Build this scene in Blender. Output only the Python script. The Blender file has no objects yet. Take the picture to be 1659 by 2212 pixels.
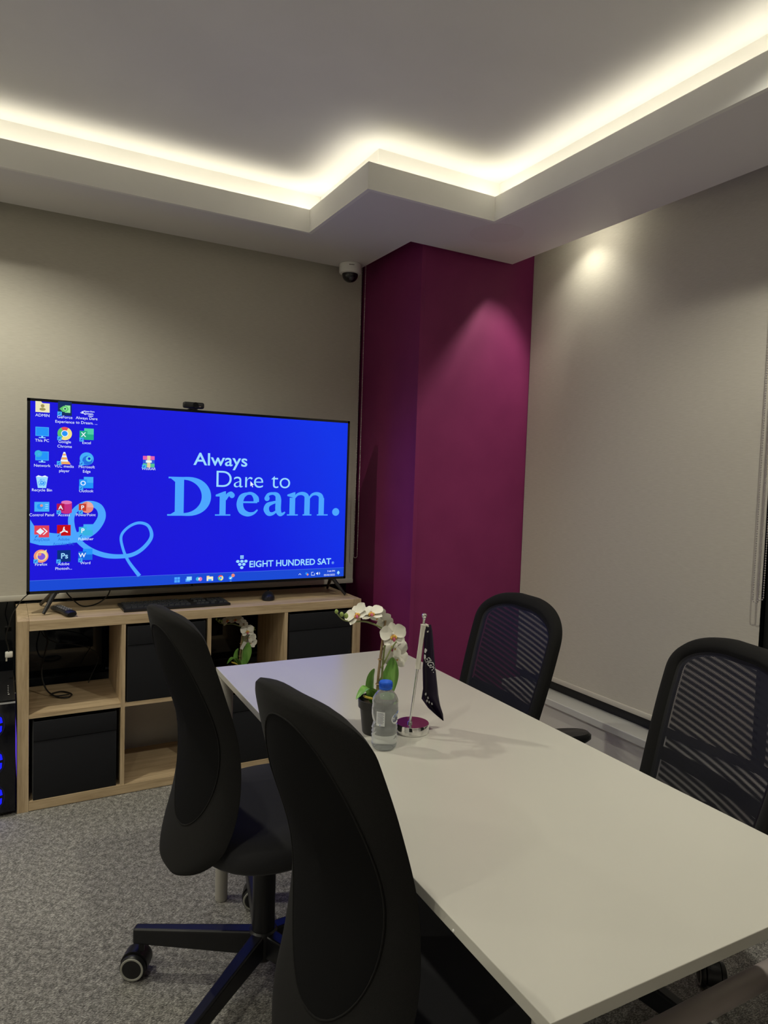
import bpy, bmesh, math, random
from mathutils import Vector, Matrix
random.seed(7)
SC = bpy.context.scene
COL = SC.collection
PI = math.pi

# ------------------------------------------------------------------ camera
F_PX = 1482.79
cam_d = bpy.data.cameras.new('camera')
cam_d.sensor_fit = 'VERTICAL'; cam_d.sensor_height = 24.0
cam_d.lens = F_PX / 2212.0 * 24.0
cam_d.clip_start = 0.02
cam = bpy.data.objects.new('camera', cam_d); COL.objects.link(cam)
yaw, pitch, roll = 0.5072, -0.0555, 0.0321
fw = Vector((math.sin(yaw)*math.cos(pitch), math.cos(yaw)*math.cos(pitch), math.sin(pitch)))
rt = Vector((math.cos(yaw), -math.sin(yaw), 0)); up = rt.cross(fw)
r2 = rt*math.cos(roll) + up*math.sin(roll); u2 = -rt*math.sin(roll) + up*math.cos(roll)
cam.matrix_world = Matrix(((r2.x, u2.x, -fw.x, -0.047), (r2.y, u2.y, -fw.y, -2.9274), (r2.z, u2.z, -fw.z, 1.3578), (0, 0, 0, 1)))
SC.camera = cam

# ------------------------------------------------------------------ view, world, lights
SC.view_settings.view_transform = 'Standard'
SC.view_settings.look = 'None'
SC.view_settings.exposure = 0.0
SC.view_settings.gamma = 1.0
SC.view_settings.use_curve_mapping = False
w = bpy.data.worlds.new('world'); SC.world = w; w.use_nodes = True
w.node_tree.nodes['Background'].inputs[0].default_value = (0.9, 0.93, 1.0, 1)
w.node_tree.nodes['Background'].inputs[1].default_value = 0.02

WARM = (1.0, 0.965, 0.80)
LED_STRENGTH = 11.0
SPOT_W = 82.0
def spot(name, loc, watts, size=150, blend=0.5, radius=0.03, color=WARM, aim=(0, 0, -1)):
    d = bpy.data.lights.new(name, 'SPOT'); d.energy = watts; d.color = color
    d.spot_size = math.radians(size); d.spot_blend = blend; d.shadow_soft_size = radius
    o = bpy.data.objects.new(name, d); COL.objects.link(o); o.location = loc
    o.rotation_euler = Vector(aim).to_track_quat('-Z', 'Y').to_euler()
    return o
# (x, y, watts, beam)
DOWNLIGHTS = ((-0.36, -0.46, SPOT_W, 142), (-0.36, -2.12, 30.0, 142), (1.40, -2.12, 74.0, 150), (-1.75, -0.80, 50.0, 142), (-1.75, -2.50, 50.0, 142), (-0.75, -3.95, 160.0, 52), (1.0, -3.95, 160.0, 52))  # last four are unseen lamps added to raise ambient and bounce light
for x, y, wt, bm_ in DOWNLIGHTS:
    spot('downlight_lamp', (x, y, 2.592 if x > -1.4 else 2.392), wt, size=bm_, blend=.5)
spot('pocket_lamp', (2.160, -0.60, 2.50), 6.5, size=120, blend=1.0, radius=0.012)
spot('pocket_spot', (2.200, -0.78, 2.50), 27.0, size=58, blend=0.6, radius=0.012, aim=(-.30, .585, -.80))

# ------------------------------------------------------------------ helpers
MATS = {}
def _node(nt, t, **kw):
    n = nt.nodes.new(t)
    for k, v in kw.items(): setattr(n, k, v)
    return n
def mat(name, col=(.5, .5, .5), rough=.5, metal=0.0, spec=.5, coat=0.0, sheen=0.0, trans=0.0, ior=1.45, emit=None, strength=0.0, sss=0.0):
    if name in MATS: return MATS[name]
    m = bpy.data.materials.new(name); m.use_nodes = True
    b = m.node_tree.nodes['Principled BSDF']
    b.inputs['Base Color'].default_value = (*col, 1)
    b.inputs['Roughness'].default_value = rough
    b.inputs['Metallic'].default_value = metal
    b.inputs['Specular IOR Level'].default_value = spec
    b.inputs['Coat Weight'].default_value = coat
    b.inputs['Sheen Weight'].default_value = sheen
    b.inputs['Transmission Weight'].default_value = trans
    b.inputs['IOR'].default_value = ior
    if emit:
        b.inputs['Emission Color'].default_value = (*emit, 1)
        b.inputs['Emission Strength'].default_value = strength
    m.diffuse_color = (*col, 1)
    MATS[name] = m
    return m
def bsdf(m): return m.node_tree.nodes['Principled BSDF']
def noise_col(m, c1, c2, scale=50, stretch=(1, 1, 1), detail=4, lo=.35, hi=.65, bump=0.0, bump_scale=None, dist=.002):
    nt = m.node_tree; b = bsdf(m)
    tc = _node(nt, 'ShaderNodeTexCoord'); mp = _node(nt, 'ShaderNodeMapping')
    mp.inputs['Scale'].default_value = stretch
    nt.links.new(tc.outputs['Object'], mp.inputs[0])
    n = _node(nt, 'ShaderNodeTexNoise'); n.inputs['Scale'].default_value = scale; n.inputs['Detail'].default_value = detail
    nt.links.new(mp.outputs[0], n.inputs['Vector'])
    r = _node(nt, 'ShaderNodeValToRGB')
    r.color_ramp.elements[0].position = lo; r.color_ramp.elements[0].color = (*c1, 1)
    r.color_ramp.elements[1].position = hi; r.color_ramp.elements[1].color = (*c2, 1)
    nt.links.new(n.outputs['Fac'], r.inputs[0]); nt.links.new(r.outputs[0], b.inputs['Base Color'])
    if bump:
        bp = _node(nt, 'ShaderNodeBump'); bp.inputs['Strength'].default_value = bump; bp.inputs['Distance'].default_value = dist
        nt.links.new(n.outputs['Fac'], bp.inputs['Height']); nt.links.new(bp.outputs[0], b.inputs['Normal'])
    return m
def em(name, col, s=1.0):
    k = 'glow_' + name
    if k in MATS: return MATS[k]
    m = bpy.data.materials.new(k); m.use_nodes = True; nt = m.node_tree; nt.nodes.clear()
    e = _node(nt, 'ShaderNodeEmission'); e.inputs[0].default_value = (*col, 1); e.inputs[1].default_value = s
    o = _node(nt, 'ShaderNodeOutputMaterial'); nt.links.new(e.outputs[0], o.inputs[0])
    m.cycles.emission_sampling = 'NONE'; m.diffuse_color = (*col, 1)
    MATS[k] = m
    return m

class MB:
    """collects geometry for ONE mesh object"""
    def __init__(s): s.v = []; s.f = []; s.m = []; s.cur = 0; s.mats = []
    def use(s, m):
        if m not in s.mats: s.mats.append(m)
        s.cur = s.mats.index(m); return s
    def add(s, vs, fs, M=None):
        o = len(s.v)
        for p in vs:
            p = Vector(p)
            s.v.append(M @ p if M is not None else p)
        for f in fs: s.f.append([i + o for i in f]); s.m.append(s.cur)
        return s
    def box(s, x0, x1, y0, y1, z0, z1, bev=0.0, seg=2, M=None):
        if bev <= 0:
            vs = [(x, y, z) for z in (z0, z1) for y in (y0, y1) for x in (x0, x1)]
            return s.add(vs, [(0, 2, 3, 1), (4, 5, 7, 6), (0, 1, 5, 4), (2, 6, 7, 3), (0, 4, 6, 2), (1, 3, 7, 5)], M)
        bm = bmesh.new()
        bmesh.ops.create_cube(bm, size=1.0)
        for v in bm.verts:
            v.co = Vector(((x0+x1)/2 + v.co.x*(x1-x0), (y0+y1)/2 + v.co.y*(y1-y0), (z0+z1)/2 + v.co.z*(z1-z0)))
        bmesh.ops.bevel(bm, geom=bm.edges[:], offset=bev, segments=seg, profile=.5, affect='EDGES')
        bm.verts.index_update()
        s.add([v.co.copy() for v in bm.verts], [[v.index for v in f.verts] for f in bm.faces], M)
        bm.free(); return s
    def lathe(s, prof, n=32, M=None, cap=True):
        vs = []; fs = []
        for r, z in prof:
            for k in range(n):
                a = 2*PI*k/n; vs.append((r*math.cos(a), r*math.sin(a), z))
        for i in range(len(prof)-1):
            for k in range(n):
                k2 = (k+1) % n
                fs.append((i*n+k, i*n+k2, (i+1)*n+k2, (i+1)*n+k))
        if cap:
            fs.append(tuple(range(n))[::-1]); o = (len(prof)-1)*n; fs.append(tuple(range(o, o+n)))
        return s.add(vs, fs, M)
    def tube(s, pts, r, n=10, closed=False, M=None):
        pts = [Vector(p) for p in pts]; N = len(pts)
        rs = r if isinstance(r, (list, tuple)) else [r]*N
        tang = []
        for i in range(N):
            a = pts[(i-1) % N] if (closed or i > 0) else pts[i]
            b = pts[(i+1) % N] if (closed or i < N-1) else pts[i]
            tang.append((b-a).normalized())
        ref = Vector((0, 0, 1)) if abs(tang[0].z) < .9 else Vector((1, 0, 0))
        nrm = tang[0].cross(ref).normalized()
        vs = []; fs = []
        for i in range(N):
            t = tang[i]; nrm = (nrm - t*nrm.dot(t)).normalized(); bi = t.cross(nrm)
            for k in range(n):
                a = 2*PI*k/n; vs.append(pts[i] + (nrm*math.cos(a) + bi*math.sin(a))*rs[i])
        for i in range(N if closed else N-1):
            j = (i+1) % N
            for k in range(n):
                k2 = (k+1) % n; fs.append((i*n+k, i*n+k2, j*n+k2, j*n+k))
        if not closed:
            fs.append(tuple(range(n))[::-1]); o = (N-1)*n; fs.append(tuple(range(o, o+n)))
        return s.add(vs, fs, M)
    def sphere(s, c, r, n=16, m=10, sc=(1, 1, 1), M=None):
        prof = [(max(1e-5, r*math.sin(PI*i/m)), -r*math.cos(PI*i/m)) for i in range(m+1)]
        T = Matrix.Translation(c) @ Matrix.Diagonal((*sc, 1))
        return s.lathe(prof, n, (M @ T) if M is not None else T, cap=False)
    def grid(s, rows, close_u=False, M=None):
        n = len(rows[0]); vs = [p for r in rows for p in r]; fs = []
        for i in range(len(rows)-1):
            for k in range(n if close_u else n-1):
                k2 = (k+1) % n; fs.append((i*n+k, i*n+k2, (i+1)*n+k2, (i+1)*n+k))
        return s.add(vs, fs, M)
    def prism(s, poly, z0, z1, M=None):
        n = len(poly)
        vs = [(x, y, z0) for x, y in poly] + [(x, y, z1) for x, y in poly]
        fs = [tuple(range(n))[::-1], tuple(range(n, 2*n))] + [(i, (i+1) % n, n+(i+1) % n, n+i) for i in range(n)]
        return s.add(vs, fs, M)
    def build(s, name, m=None, parent=None, smooth=False, kind=None, angle=None):
        me = bpy.data.meshes.new(name)
        me.from_pydata([tuple(v) for v in s.v], [], s.f)
        mats = s.mats if s.mats else [m]
        for x in mats: me.materials.append(x)
        if s.mats: me.polygons.foreach_set('material_index', s.m)
        bm = bmesh.new(); bm.from_mesh(me)
        bmesh.ops.recalc_face_normals(bm, faces=bm.faces[:])
        bm.to_mesh(me); bm.free()
        if smooth:
            me.polygons.foreach_set('use_smooth', [True]*len(me.polygons))
            me.set_sharp_from_angle(angle=math.radians(angle or 40))
        me.update()
        o = bpy.data.objects.new(name, me); COL.objects.link(o)
        if parent is not None: o.parent = parent
        if kind: o['kind'] = kind
        return o
def tag(o, label, cat, group=None):
    o['label'] = label; o['category'] = cat
    if group: o['group'] = group
    return o
def thing(name, label, cat, loc=(0, 0, 0), rz=0.0, group=None):
    o = bpy.data.objects.new(name, None); COL.objects.link(o); o.empty_display_size = .05
    o.location = loc; o.rotation_euler = (0, 0, rz)
    return tag(o, label, cat, group)
def copy_tree(o, parent=None):
    c = o.copy(); COL.objects.link(c); c.parent = parent
    for ch in list(o.children): copy_tree(ch, c)
    return c
def catmull(P, n=8, closed=False):
    P = [Vector(p) for p in P]; N = len(P); out = []
    for i in range(N if closed else N-1):
        if closed: a, b, c, d = P[(i-1) % N], P[i], P[(i+1) % N], P[(i+2) % N]
        else: a, b, c, d = P[max(i-1, 0)], P[i], P[i+1], P[min(i+2, N-1)]
        for k in range(n):
            t = k/n
            out.append(.5*((2*b) + (c-a)*t + (2*a-5*b+4*c-d)*t*t + (3*b-a-3*c+d)*t**3))
    if not closed: out.append(P[-1].copy())
    return out
def aim_matrix(loc, normal, spin=0.0, scale=1.0):
    q = Vector(normal).normalized().to_track_quat('Z', 'Y')
    return Matrix.Translation(loc) @ q.to_matrix().to_4x4() @ Matrix.Rotation(spin, 4, 'Z') @ Matrix.Scale(scale, 4)
_fc = {}
def text_geo(s, size=1.0, offset=0.0, align='CENTER', spacing=1.0):
    """flat lettering as (verts, faces), drawn in the XY plane with the built-in font"""
    k = (s, offset, align, spacing)
    if k not in _fc:
        cu = bpy.data.curves.new('lettering', 'FONT'); cu.body = s; cu.size = 1.0; cu.offset = offset
        cu.align_x = align; cu.space_character = spacing; cu.resolution_u = 8
        ob = bpy.data.objects.new('lettering', cu); COL.objects.link(ob)
        dg = bpy.context.evaluated_depsgraph_get(); me = bpy.data.meshes.new_from_object(ob.evaluated_get(dg))
        _fc[k] = ([v.co.copy() for v in me.vertices], [list(p.vertices) for p in me.polygons])
        bpy.data.objects.remove(ob); bpy.data.curves.remove(cu); bpy.data.meshes.remove(me)
    vs, fs = _fc[k]
    return [v*size for v in vs], fs

# ------------------------------------------------------------------ materials
paint = mat('ceiling_paint', (.80, .785, .75), .85, spec=.2)
noise_col(paint, (.85, .84, .805), (.88, .87, .835), 3.0)
soffit_m = mat('soffit_paint', (.75, .73, .735), .5, spec=.35)
blind_m = mat('blind_fabric', (.60, .56, .48), .9, spec=.15)
def weave(m, c1, c2, sx, sz):
    nt = m.node_tree; b = bsdf(m)
    tc = _node(nt, 'ShaderNodeTexCoord')
    a = _node(nt, 'ShaderNodeMapping'); a.inputs['Scale'].default_value = (sx*.12, sx*.12, sz)
    nt.links.new(tc.outputs['Object'], a.inputs[0])
    n = _node(nt, 'ShaderNodeTexNoise'); n.inputs['Scale'].default_value = 1.0; n.inputs['Detail'].default_value = 3
    nt.links.new(a.outputs[0], n.inputs['Vector'])
    r = _node(nt, 'ShaderNodeValToRGB'); r.color_ramp.elements[0].position = .3; r.color_ramp.elements[1].position = .7
    r.color_ramp.elements[0].color = (*c1, 1); r.color_ramp.elements[1].color = (*c2, 1)
    nt.links.new(n.outputs['Fac'], r.inputs[0]); nt.links.new(r.outputs[0], b.inputs['Base Color'])
    bp = _node(nt, 'ShaderNodeBump'); bp.inputs['Strength'].default_value = .12; bp.inputs['Distance'].default_value = .001
    nt.links.new(n.outputs['Fac'], bp.inputs['Height']); nt.links.new(bp.outputs[0], b.inputs['Normal'])
weave(blind_m, (.55, .518, .45), (.61, .578, .505), 260, 420)
bar_m = mat('blind_bar_metal', (.60, .57, .50), .45)
purple = mat('purple_paint', (.21, .022, .105), .55, spec=.3)
noise_col(purple, (.20, .020, .100), (.22, .024, .110), 6.0)
wall_m = mat('wall_paint', (.74, .715, .66), .8, spec=.25)
sill_m = mat('sill_stone', (.66, .66, .62), .25, spec=.5)
glass_m = mat('night_glass', (.004, .005, .007), .04, spec=.5)
frame_m = mat('window_frame_black', (.012, .013, .014), .4)
carpet = mat('carpet', (.25, .25, .24), .95, spec=.1)
def carpet_nodes():
    nt = carpet.node_tree; b = bsdf(carpet)
    tc = _node(nt, 'ShaderNodeTexCoord')
    mp = _node(nt, 'ShaderNodeMapping'); mp.inputs['Rotation'].default_value = (0, 0, .5); mp.inputs['Scale'].default_value = (150, 330, 150)
    nt.links.new(tc.outputs['Object'], mp.inputs[0])
    n = _node(nt, 'ShaderNodeTexNoise'); n.inputs['Scale'].default_value = 1.0; n.inputs['Detail'].default_value = 3; n.inputs['Roughness'].default_value = .7
    nt.links.new(mp.outputs[0], n.inputs['Vector'])
    n2 = _node(nt, 'ShaderNodeTexNoise'); n2.inputs['Scale'].default_value = 55; n2.inputs['Detail'].default_value = 2
    nt.links.new(tc.outputs['Object'], n2.inputs['Vector'])
    mx = _node(nt, 'ShaderNodeMath', operation='MULTIPLY_ADD'); mx.inputs[1].default_value = .35; 
    nt.links.new(n2.outputs['Fac'], mx.inputs[0]); nt.links.new(n.outputs['Fac'], mx.inputs[2])
    r = _node(nt, 'ShaderNodeValToRGB')
    e = r.color_ramp.elements; e[0].position = .48; e[0].color = (.055, .0535, .052, 1); e[1].position = .86; e[1].color = (.56, .54, .50, 1)
    x = e.new(.66); x.color = (.205, .198, .186, 1)
    nt.links.new(mx.outputs[0], r.inputs[0]); nt.links.new(r.outputs[0], b.inputs['Base Color'])
    bp = _node(nt, 'ShaderNodeBump'); bp.inputs['Strength'].default_value = .6; bp.inputs['Distance'].default_value = .004
    nt.links.new(mx.outputs[0], bp.inputs['Height']); nt.links.new(bp.outputs[0], b.inputs['Normal'])
carpet_nodes()
def wood(name, axis):
    m = mat(name, (.44, .33, .21), .5, spec=.35)
    st = {'x': (1.3, 26, 26), 'z': (26, 26, 1.3), 'y': (26, 1.3, 26)}[axis]
    nt = m.node_tree; b = bsdf(m)
    tc = _node(nt, 'ShaderNodeTexCoord'); mp = _node(nt, 'ShaderNodeMapping'); mp.inputs['Scale'].default_value = st
    nt.links.new(tc.outputs['Object'], mp.inputs[0])
    n = _node(nt, 'ShaderNodeTexNoise'); n.inputs['Scale'].default_value = 1.6; n.inputs['Detail'].default_value = 6; n.inputs['Roughness'].default_value = .62; n.inputs['Distortion'].default_value = .5
    nt.links.new(mp.outputs[0], n.inputs['Vector'])
    mp2 = _node(nt, 'ShaderNodeMapping'); mp2.inputs['Scale'].default_value = tuple(v*7 for v in st)
    nt.links.new(tc.outputs['Object'], mp2.inputs[0])
    n2 = _node(nt, 'ShaderNodeTexNoise'); n2.inputs['Scale'].default_value = 1.6; n2.inputs['Detail'].default_value = 2
    nt.links.new(mp2.outputs[0], n2.inputs['Vector'])
    mx = _node(nt, 'ShaderNodeMath', operation='MULTIPLY_ADD'); mx.inputs[1].default_value = .4
    nt.links.new(n2.outputs['Fac'], mx.inputs[0]); nt.links.new(n.outputs['Fac'], mx.inputs[2])
    r = _node(nt, 'ShaderNodeValToRGB'); e = r.color_ramp.elements
    e[0].position = .42; e[0].color = (.29, .20, .115, 1); e[1].position = .95; e[1].color = (.62, .48, .315, 1)
    x = e.new(.66); x.color = (.47, .35, .215, 1)
    nt.links.new(mx.outputs[0], r.inputs[0]); nt.links.new(r.outputs[0], b.inputs['Base Color'])
    return m
wood_x, wood_z, wood_y = wood('oak_grain_long', 'x'), wood('oak_grain_upright', 'z'), wood('oak_grain_deep', 'y')
fabric_box = mat('box_fabric', (.0105, .011, .014), .85, sheen=.1, spec=.2)
black_plastic = mat('black_plastic', (.010, .010, .011), .38)
black_gloss = mat('black_gloss', (.008, .008, .010), .18)
black_matte = mat('black_matte', (.012, .012, .013), .7, spec=.3)
metal_black = mat('black_metal', (.012, .012, .014), .35, spec=.5)
chrome = mat('chrome', (.86, .85, .84), .06, metal=1.0)
table_white = mat('table_top', (.54, .525, .475), .24, spec=.75)
leg_grey = mat('leg_grey', (.42, .40, .36), .45)
taupe = mat('taupe_tube', (.30, .26, .25), .4)
chair_fab = mat('chair_fabric', (.022, .0215, .021), .95, sheen=.03, spec=.1)
noise_col(chair_fab, (.0105, .0102, .0102), (.017, .0165, .0162), 900, detail=2)
chair_knit = mat('chair_knit', (.0075, .0075, .008), .95, spec=.1)
caster_ring = mat('caster_ring', (.36, .36, .32), .5)
seat_fab = mat('seat_fabric', (.014, .014, .017), .9, sheen=.08)

# ------------------------------------------------------------------ the setting
HS, HF, HC = 2.40, 2.498, 2.60
XL, YF = -2.6, -4.6
S = 'structure'
MB().box(XL, 2.6, YF, .75, -.05, 0).build('floor', carpet, kind=S)
MB().box(XL, 2.6, YF, .75, HC, HC+.05).build('ceiling', paint, kind=S)
MB().box(XL-.1, XL, YF, .75, 0, HC+.05).build('wall_left', wall_m, kind=S)
MB().box(XL, 2.6, YF-.1, YF, 0, HC+.05).build('wall_front', wall_m, kind=S)
# back: low wall, dark window above it
MB().box(XL, 1.63, .46, .75, 0, .335).build('wall_back', wall_m, kind=S)
b = MB(); b.box(XL, 1.63, .50, .51, .335, HC)
b.build('window_1', glass_m, kind=S)
b = MB()
b.box(XL, 1.63, .475, .52, .335, .385); b.box(-.63, -.58, .475, .52, .385, HC)
b.build('trim_1', frame_m, kind=S)
# right: low wall with sill, window
MB().box(2.215, 2.6, YF, -.195, 0, .295, ).build('wall_right', wall_m, kind=S)
MB().box(2.195, 2.6, YF, -.195, .295, .327, bev=.003).build('trim_2', sill_m, kind=S)
b = MB(); b.box(2.36, 2.37, YF, -.195, .327, HC); b.build('window_2', glass_m, kind=S)
b = MB()
b.box(2.315, 2.38, YF, -.195, .327, .38)
for y in (-1.51, -2.72, -3.9): b.box(2.315, 2.38, y-.03, y+.03, .38, HC)
b.build('trim_3', frame_m, kind=S)
# purple column in the corner
b = MB(); b.box(1.63, 2.60, -.195, .75, 0, HC, bev=.006)
b.build('wall_corner', purple, kind=S)
b = MB(); b.box(1.626, 1.648, -.199, -.192, 0, HC, bev=.0015)
b.build('trim_4', purple, kind=S)
# dropped soffit around the tray: bottom board, fascia lip, trough
outer = [(XL, .307), (1.547, .307), (1.547, -.225), (2.128, -.225), (2.128, YF), (XL, YF)]
inner = [(-1.35, -.0715), (1.121, -.0715), (1.121, -.625), (1.703, -.625), (1.703, -4.1), (-1.35, -4.1)]
def offset_in(poly, d):
    # moves the stepped tray outline outwards by d (all corners are square)
    sg = [(-1, 1), (1, 1), (1, 1), (1, 1), (1, -1), (-1, -1)]
    return [(x+sx*d, y+sy*d) for (x, y), (sx, sy) in zip(poly, sg)]
lip = offset_in(inner, .016)
riser = offset_in(inner, .088)
def ring_prism(A, B, z0, z1):
    b = MB(); n = len(A)
    vs = [(x, y, z0) for x, y in A] + [(x, y, z0) for x, y in B] + [(x, y, z1) for x, y in A] + [(x, y, z1) for x, y in B]
    fs = []
    for i in range(n):
        j = (i+1) % n
        fs += [(i, j, n+j, n+i), (2*n+i, 3*n+i, 3*n+j, 2*n+j), (i, 2*n+i, 2*n+j, j), (n+i, n+j, 3*n+j, 3*n+i)]
    b.add(vs, fs); return b
ring_prism(outer, lip, HS, HS+.02).build('trim_5', soffit_m, kind=S)
ring_prism(lip, inner, HS, HF).build('trim_6', paint, kind=S)
ring_prism(outer, riser, HS+.02, HC).build('trim_7', paint, kind=S)
# LED tape lying in the trough
led_m = em('led_tape', (1.0, .93, .75), LED_STRENGTH); led_m.cycles.emission_sampling = 'FRONT'
ring_prism(offset_in(inner, .052), offset_in(inner, .026), HS+.02, HS+.082).build('trim_9', paint, kind=S)
A_, B_ = offset_in(inner, .048), offset_in(inner, .030)
led = ring_prism(A_, B_, HS+.0825, HS+.084).build('led_tape', led_m)
tag(led, 'warm white light tape lying hidden in the ceiling cove', 'light strip')

# recessed downlights; left soffit and rear pairs are unseen, added as fill
disc_m = em('lamp_disc', (1.0, .9, .74), 6.0)
ring_m = mat('lamp_ring', (.7, .7, .68), .4)
for i, (x, y, wt, bm_) in enumerate(DOWNLIGHTS):
    t = thing('ceiling_downlight', ['round recessed downlight in the tray ceiling left of the television', 'round recessed downlight above the aisle beside the near desk chair',
              'round recessed downlight in the tray ceiling over the mesh chairs', 'unseen downlight added for fill light, above the far side of the computer', 'unseen downlight added for fill light, in the soffit by the side wall',
              'unseen downlight added for bounce light behind the viewer, on the aisle side', 'unseen downlight added for bounce light behind the viewer, on the window side'][i], 'ceiling light', (x, y, HC if x > -1.4 else HS), 0, 'recessed downlights')
    MB().lathe([(.058, -.001), (.060, -.006), (.048, -.010), (.044, -.004), (.044, -.001)], 32, cap=False).build('trim_ring', ring_m, t, True)
    MB().lathe([(.001, -.003), (.043, -.003)], 32, cap=False).build('lamp_disc', disc_m, t)
t = thing('pocket_light', 'small light tucked in the blind pocket above the bright patch on the blind', 'ceiling light', (2.160, -.60, HC))
MB().lathe([(.03, 0), (.03, -.075), (.022, -.08), (.022, -.06)], 20, cap=False).build('housing', ring_m, t, True)

t = thing('pocket_spotlight', 'small adjustable spotlight in the blind pocket aimed at the purple column', 'ceiling light', (2.2, -.78, HC))
MB().lathe([(.022, .05), (.022, -.012), (.018, -.016), (.016, .0)], 20, Matrix.Translation((0, 0, -.088)) @ Vector((.30, -.585, .80)).to_track_quat('Z', 'Y').to_matrix().to_4x4(), cap=False).build('housing', ring_m, t, True)
MB().tube([(.012, -.022, -.05), (.012, -.022, 0)], .005, 10).build('bracket', ring_m, t)
MB().lathe([(.0005, 0), (.115, 0), (.115, -.0008), (.0005, -.0009)], 40, Matrix.Translation((1.80, -.52, HS)), cap=False).build('trim_8', mat('patch_paint', (.72, .69, .69), .5), kind=S)

# ------------------------------------------------------------------ roller blinds
def blind_cloth(x0, x1, z0, z1, wave=.0, seed=1):
    """cloth in XZ plane, front toward -Y, a few mm thick"""
    rnd = random.Random(seed); b = MB(); nx, nz = 24, 30
    rows_f, rows_b = [], []
    ph = rnd.random()*6
    for i in range(nz+1):
        z = z0 + (z1-z0)*i/nz
        rf = []
        for k in range(nx+1):
            x = x0 + (x1-x0)*k/nx
            y = wave*(math.sin(2.1*x+ph+1.3*z) + .6*math.sin(5.3*x-2*z+ph))
            rf.append((x, y, z))
        rows_f.append(rf); rows_b.append([(x, y+.0015, z) for x, y, z in rf])
    b.grid(rows_f); b.grid([r[::-1] for r in rows_b])
    return b
def beads(path, pitch=.0085, r=.0026):
    b = MB(); acc = 0
    pts = [Vector(p) for p in path]
    for a, c in zip(pts, pts[1:]):
        L = (c-a).length; d = (c-a)/L
        while acc < L:
            p = a + d*acc
            b.lathe([(.0004, -r), (r*.85, -r*.55), (r, 0), (r*.85, r*.55), (.0004, r)], 5, Matrix.Translation(p), cap=False); acc += pitch
        acc -= L
    b.tube(path, .0007, 4)
    return b
def loop_path(x0, x1, y, ztop, zbot):
    c = (x0+x1)/2; r = (x1-x0)/2
    P = [(x0, y, ztop), (x0, y, zbot+r)]
    P += [(c - r*math.cos(a*PI/8), y, zbot + r - r*math.sin(a*PI/8)) for a in range(1, 8)]
    return P + [(x1, y, zbot+r), (x1, y, ztop)]
bead_m = mat('bead_steel', (.55, .53, .50), .3, metal=.7)
bead_dark = mat('bead_dark', (.03, .03, .03), .4)
def roller_blind(label, loc, rz, x0, x1, zb, barh, chain=None, group='roller blinds', wave=.0015, seed=1):
    t = thing('roller_blind', label, 'blind', loc, rz, group)
    blind_cloth(x0, x1, zb+barh*.5, 2.56, wave, seed).build('fabric', blind_m, t, True)
    MB().box(x0, x1, -.007, .008, zb, zb+barh, bev=.004).build('bottom_bar', bar_m, t, True)
    MB().lathe([(.022, x0), (.022, x1)], 20, Matrix.Rotation(PI/2, 4, 'Y') @ Matrix.Translation((-2.575, .012, 0))).build('roller_tube', bar_m, t, True)
    if chain: 
        for c, m in chain: beads(c).build('bead_chain', m, t)
    return t
roller_blind('wide grey-beige roller blind hanging behind the television', (0, .385, 0), 0, XL+.03, 1.612, .762, .024,
             [(loop_path(1.586, 1.6075, -.055, 2.56, .905), bead_m)], seed=3)
# right-hand wall: local x runs along -Y (towards the viewer)
RZ = -PI/2
roller_blind('tall grey-beige roller blind beside the purple column, lit from above', (2.288, -.195, 0), RZ, .003, 1.283, .378, .024,
             [(loop_path(1.283, 1.303, -.045, 2.56, .952), bead_m)], seed=5)
roller_blind('cream roller blind past the black window post, mostly out of view', (2.288, -.195, 0), RZ, 1.335, 2.50, .378, .024,
             [(loop_path(1.306, 1.324, -.052, 2.56, .965), bead_m)], seed=9)

# ------------------------------------------------------------------ dome camera on the soffit
t = thing('dome_camera', 'white dome security camera on the soffit above the screen wall corner', 'security camera', (1.472, .235, HS))
MB().lathe([(.052, 0), (.055, -.003), (.055, -.040), (.052, -.047), (.042, -.050), (.040, -.049)], 40, cap=True).build('housing', mat('camera_white', (.78, .77, .75), .35), t, True)
MB().lathe([(.040, -.049)] + [(.040*math.cos(a), -.052-.038*math.sin(a)) for a in [i*PI/20 for i in range(0, 10)]] + [(.0005, -.090)], 36, cap=False).build('dome', mat('dome_smoke', (.006, .006, .008), .05, coat=.5), t, True)
MB().sphere((-.006, -.026, -.072), .0145, 16, 10).build('lens', mat('lens_grey', (.05, .05, .06), .15), t, True)
b = MB()
Mx = Matrix.Rotation(math.radians(-18), 4, 'Z')
for k, wd in enumerate((.004, .003, .004, .003, .004)): b.box(-.012+k*.005, -.012+k*.005+wd, -.0556, -.0545, -.018, -.0145, M=Mx)
b.build('maker_mark', black_matte, t)

# ------------------------------------------------------------------ oak cube shelf
T = .751
W, D, P1, P2 = 1.47, .375, .040, .016
sh = thing('cube_shelf', 'low oak cube shelf, two rows of four, under the television', 'shelf unit', (0, 0, 0))
MB().box(0, P1, 0, D, 0, T, bev=.001).build('side_panel', wood_z, sh)
MB().box(W-P1, W, 0, D, 0, T, bev=.001).build('side_panel', wood_z, sh)
MB().box(P1+.0006, W-P1-.0006, 0, D, T-P1, T-.0004, bev=.001).build('top_panel', wood_x, sh)
MB().box(P1+.0006, W-P1-.0006, 0, D, 0.002, P1, bev=.001).build('bottom_panel', wood_x, sh)
cw = (W-2*P1-3*P2)/4
cx = [P1 + i*(cw+P2) for i in range(4)]
zm0, zm1 = T/2-P2/2, T/2+P2/2
for i in range(3): MB().box(cx[i]+cw, cx[i]+cw+P2, .001, D, P1, T-P1).build('divider', wood_z, sh)
for i in range(4): MB().box(cx[i]+.0003, cx[i]+cw-.0003, .001, D, zm0, zm1).build('shelf', wood_x, sh)
sh_top = T

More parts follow.
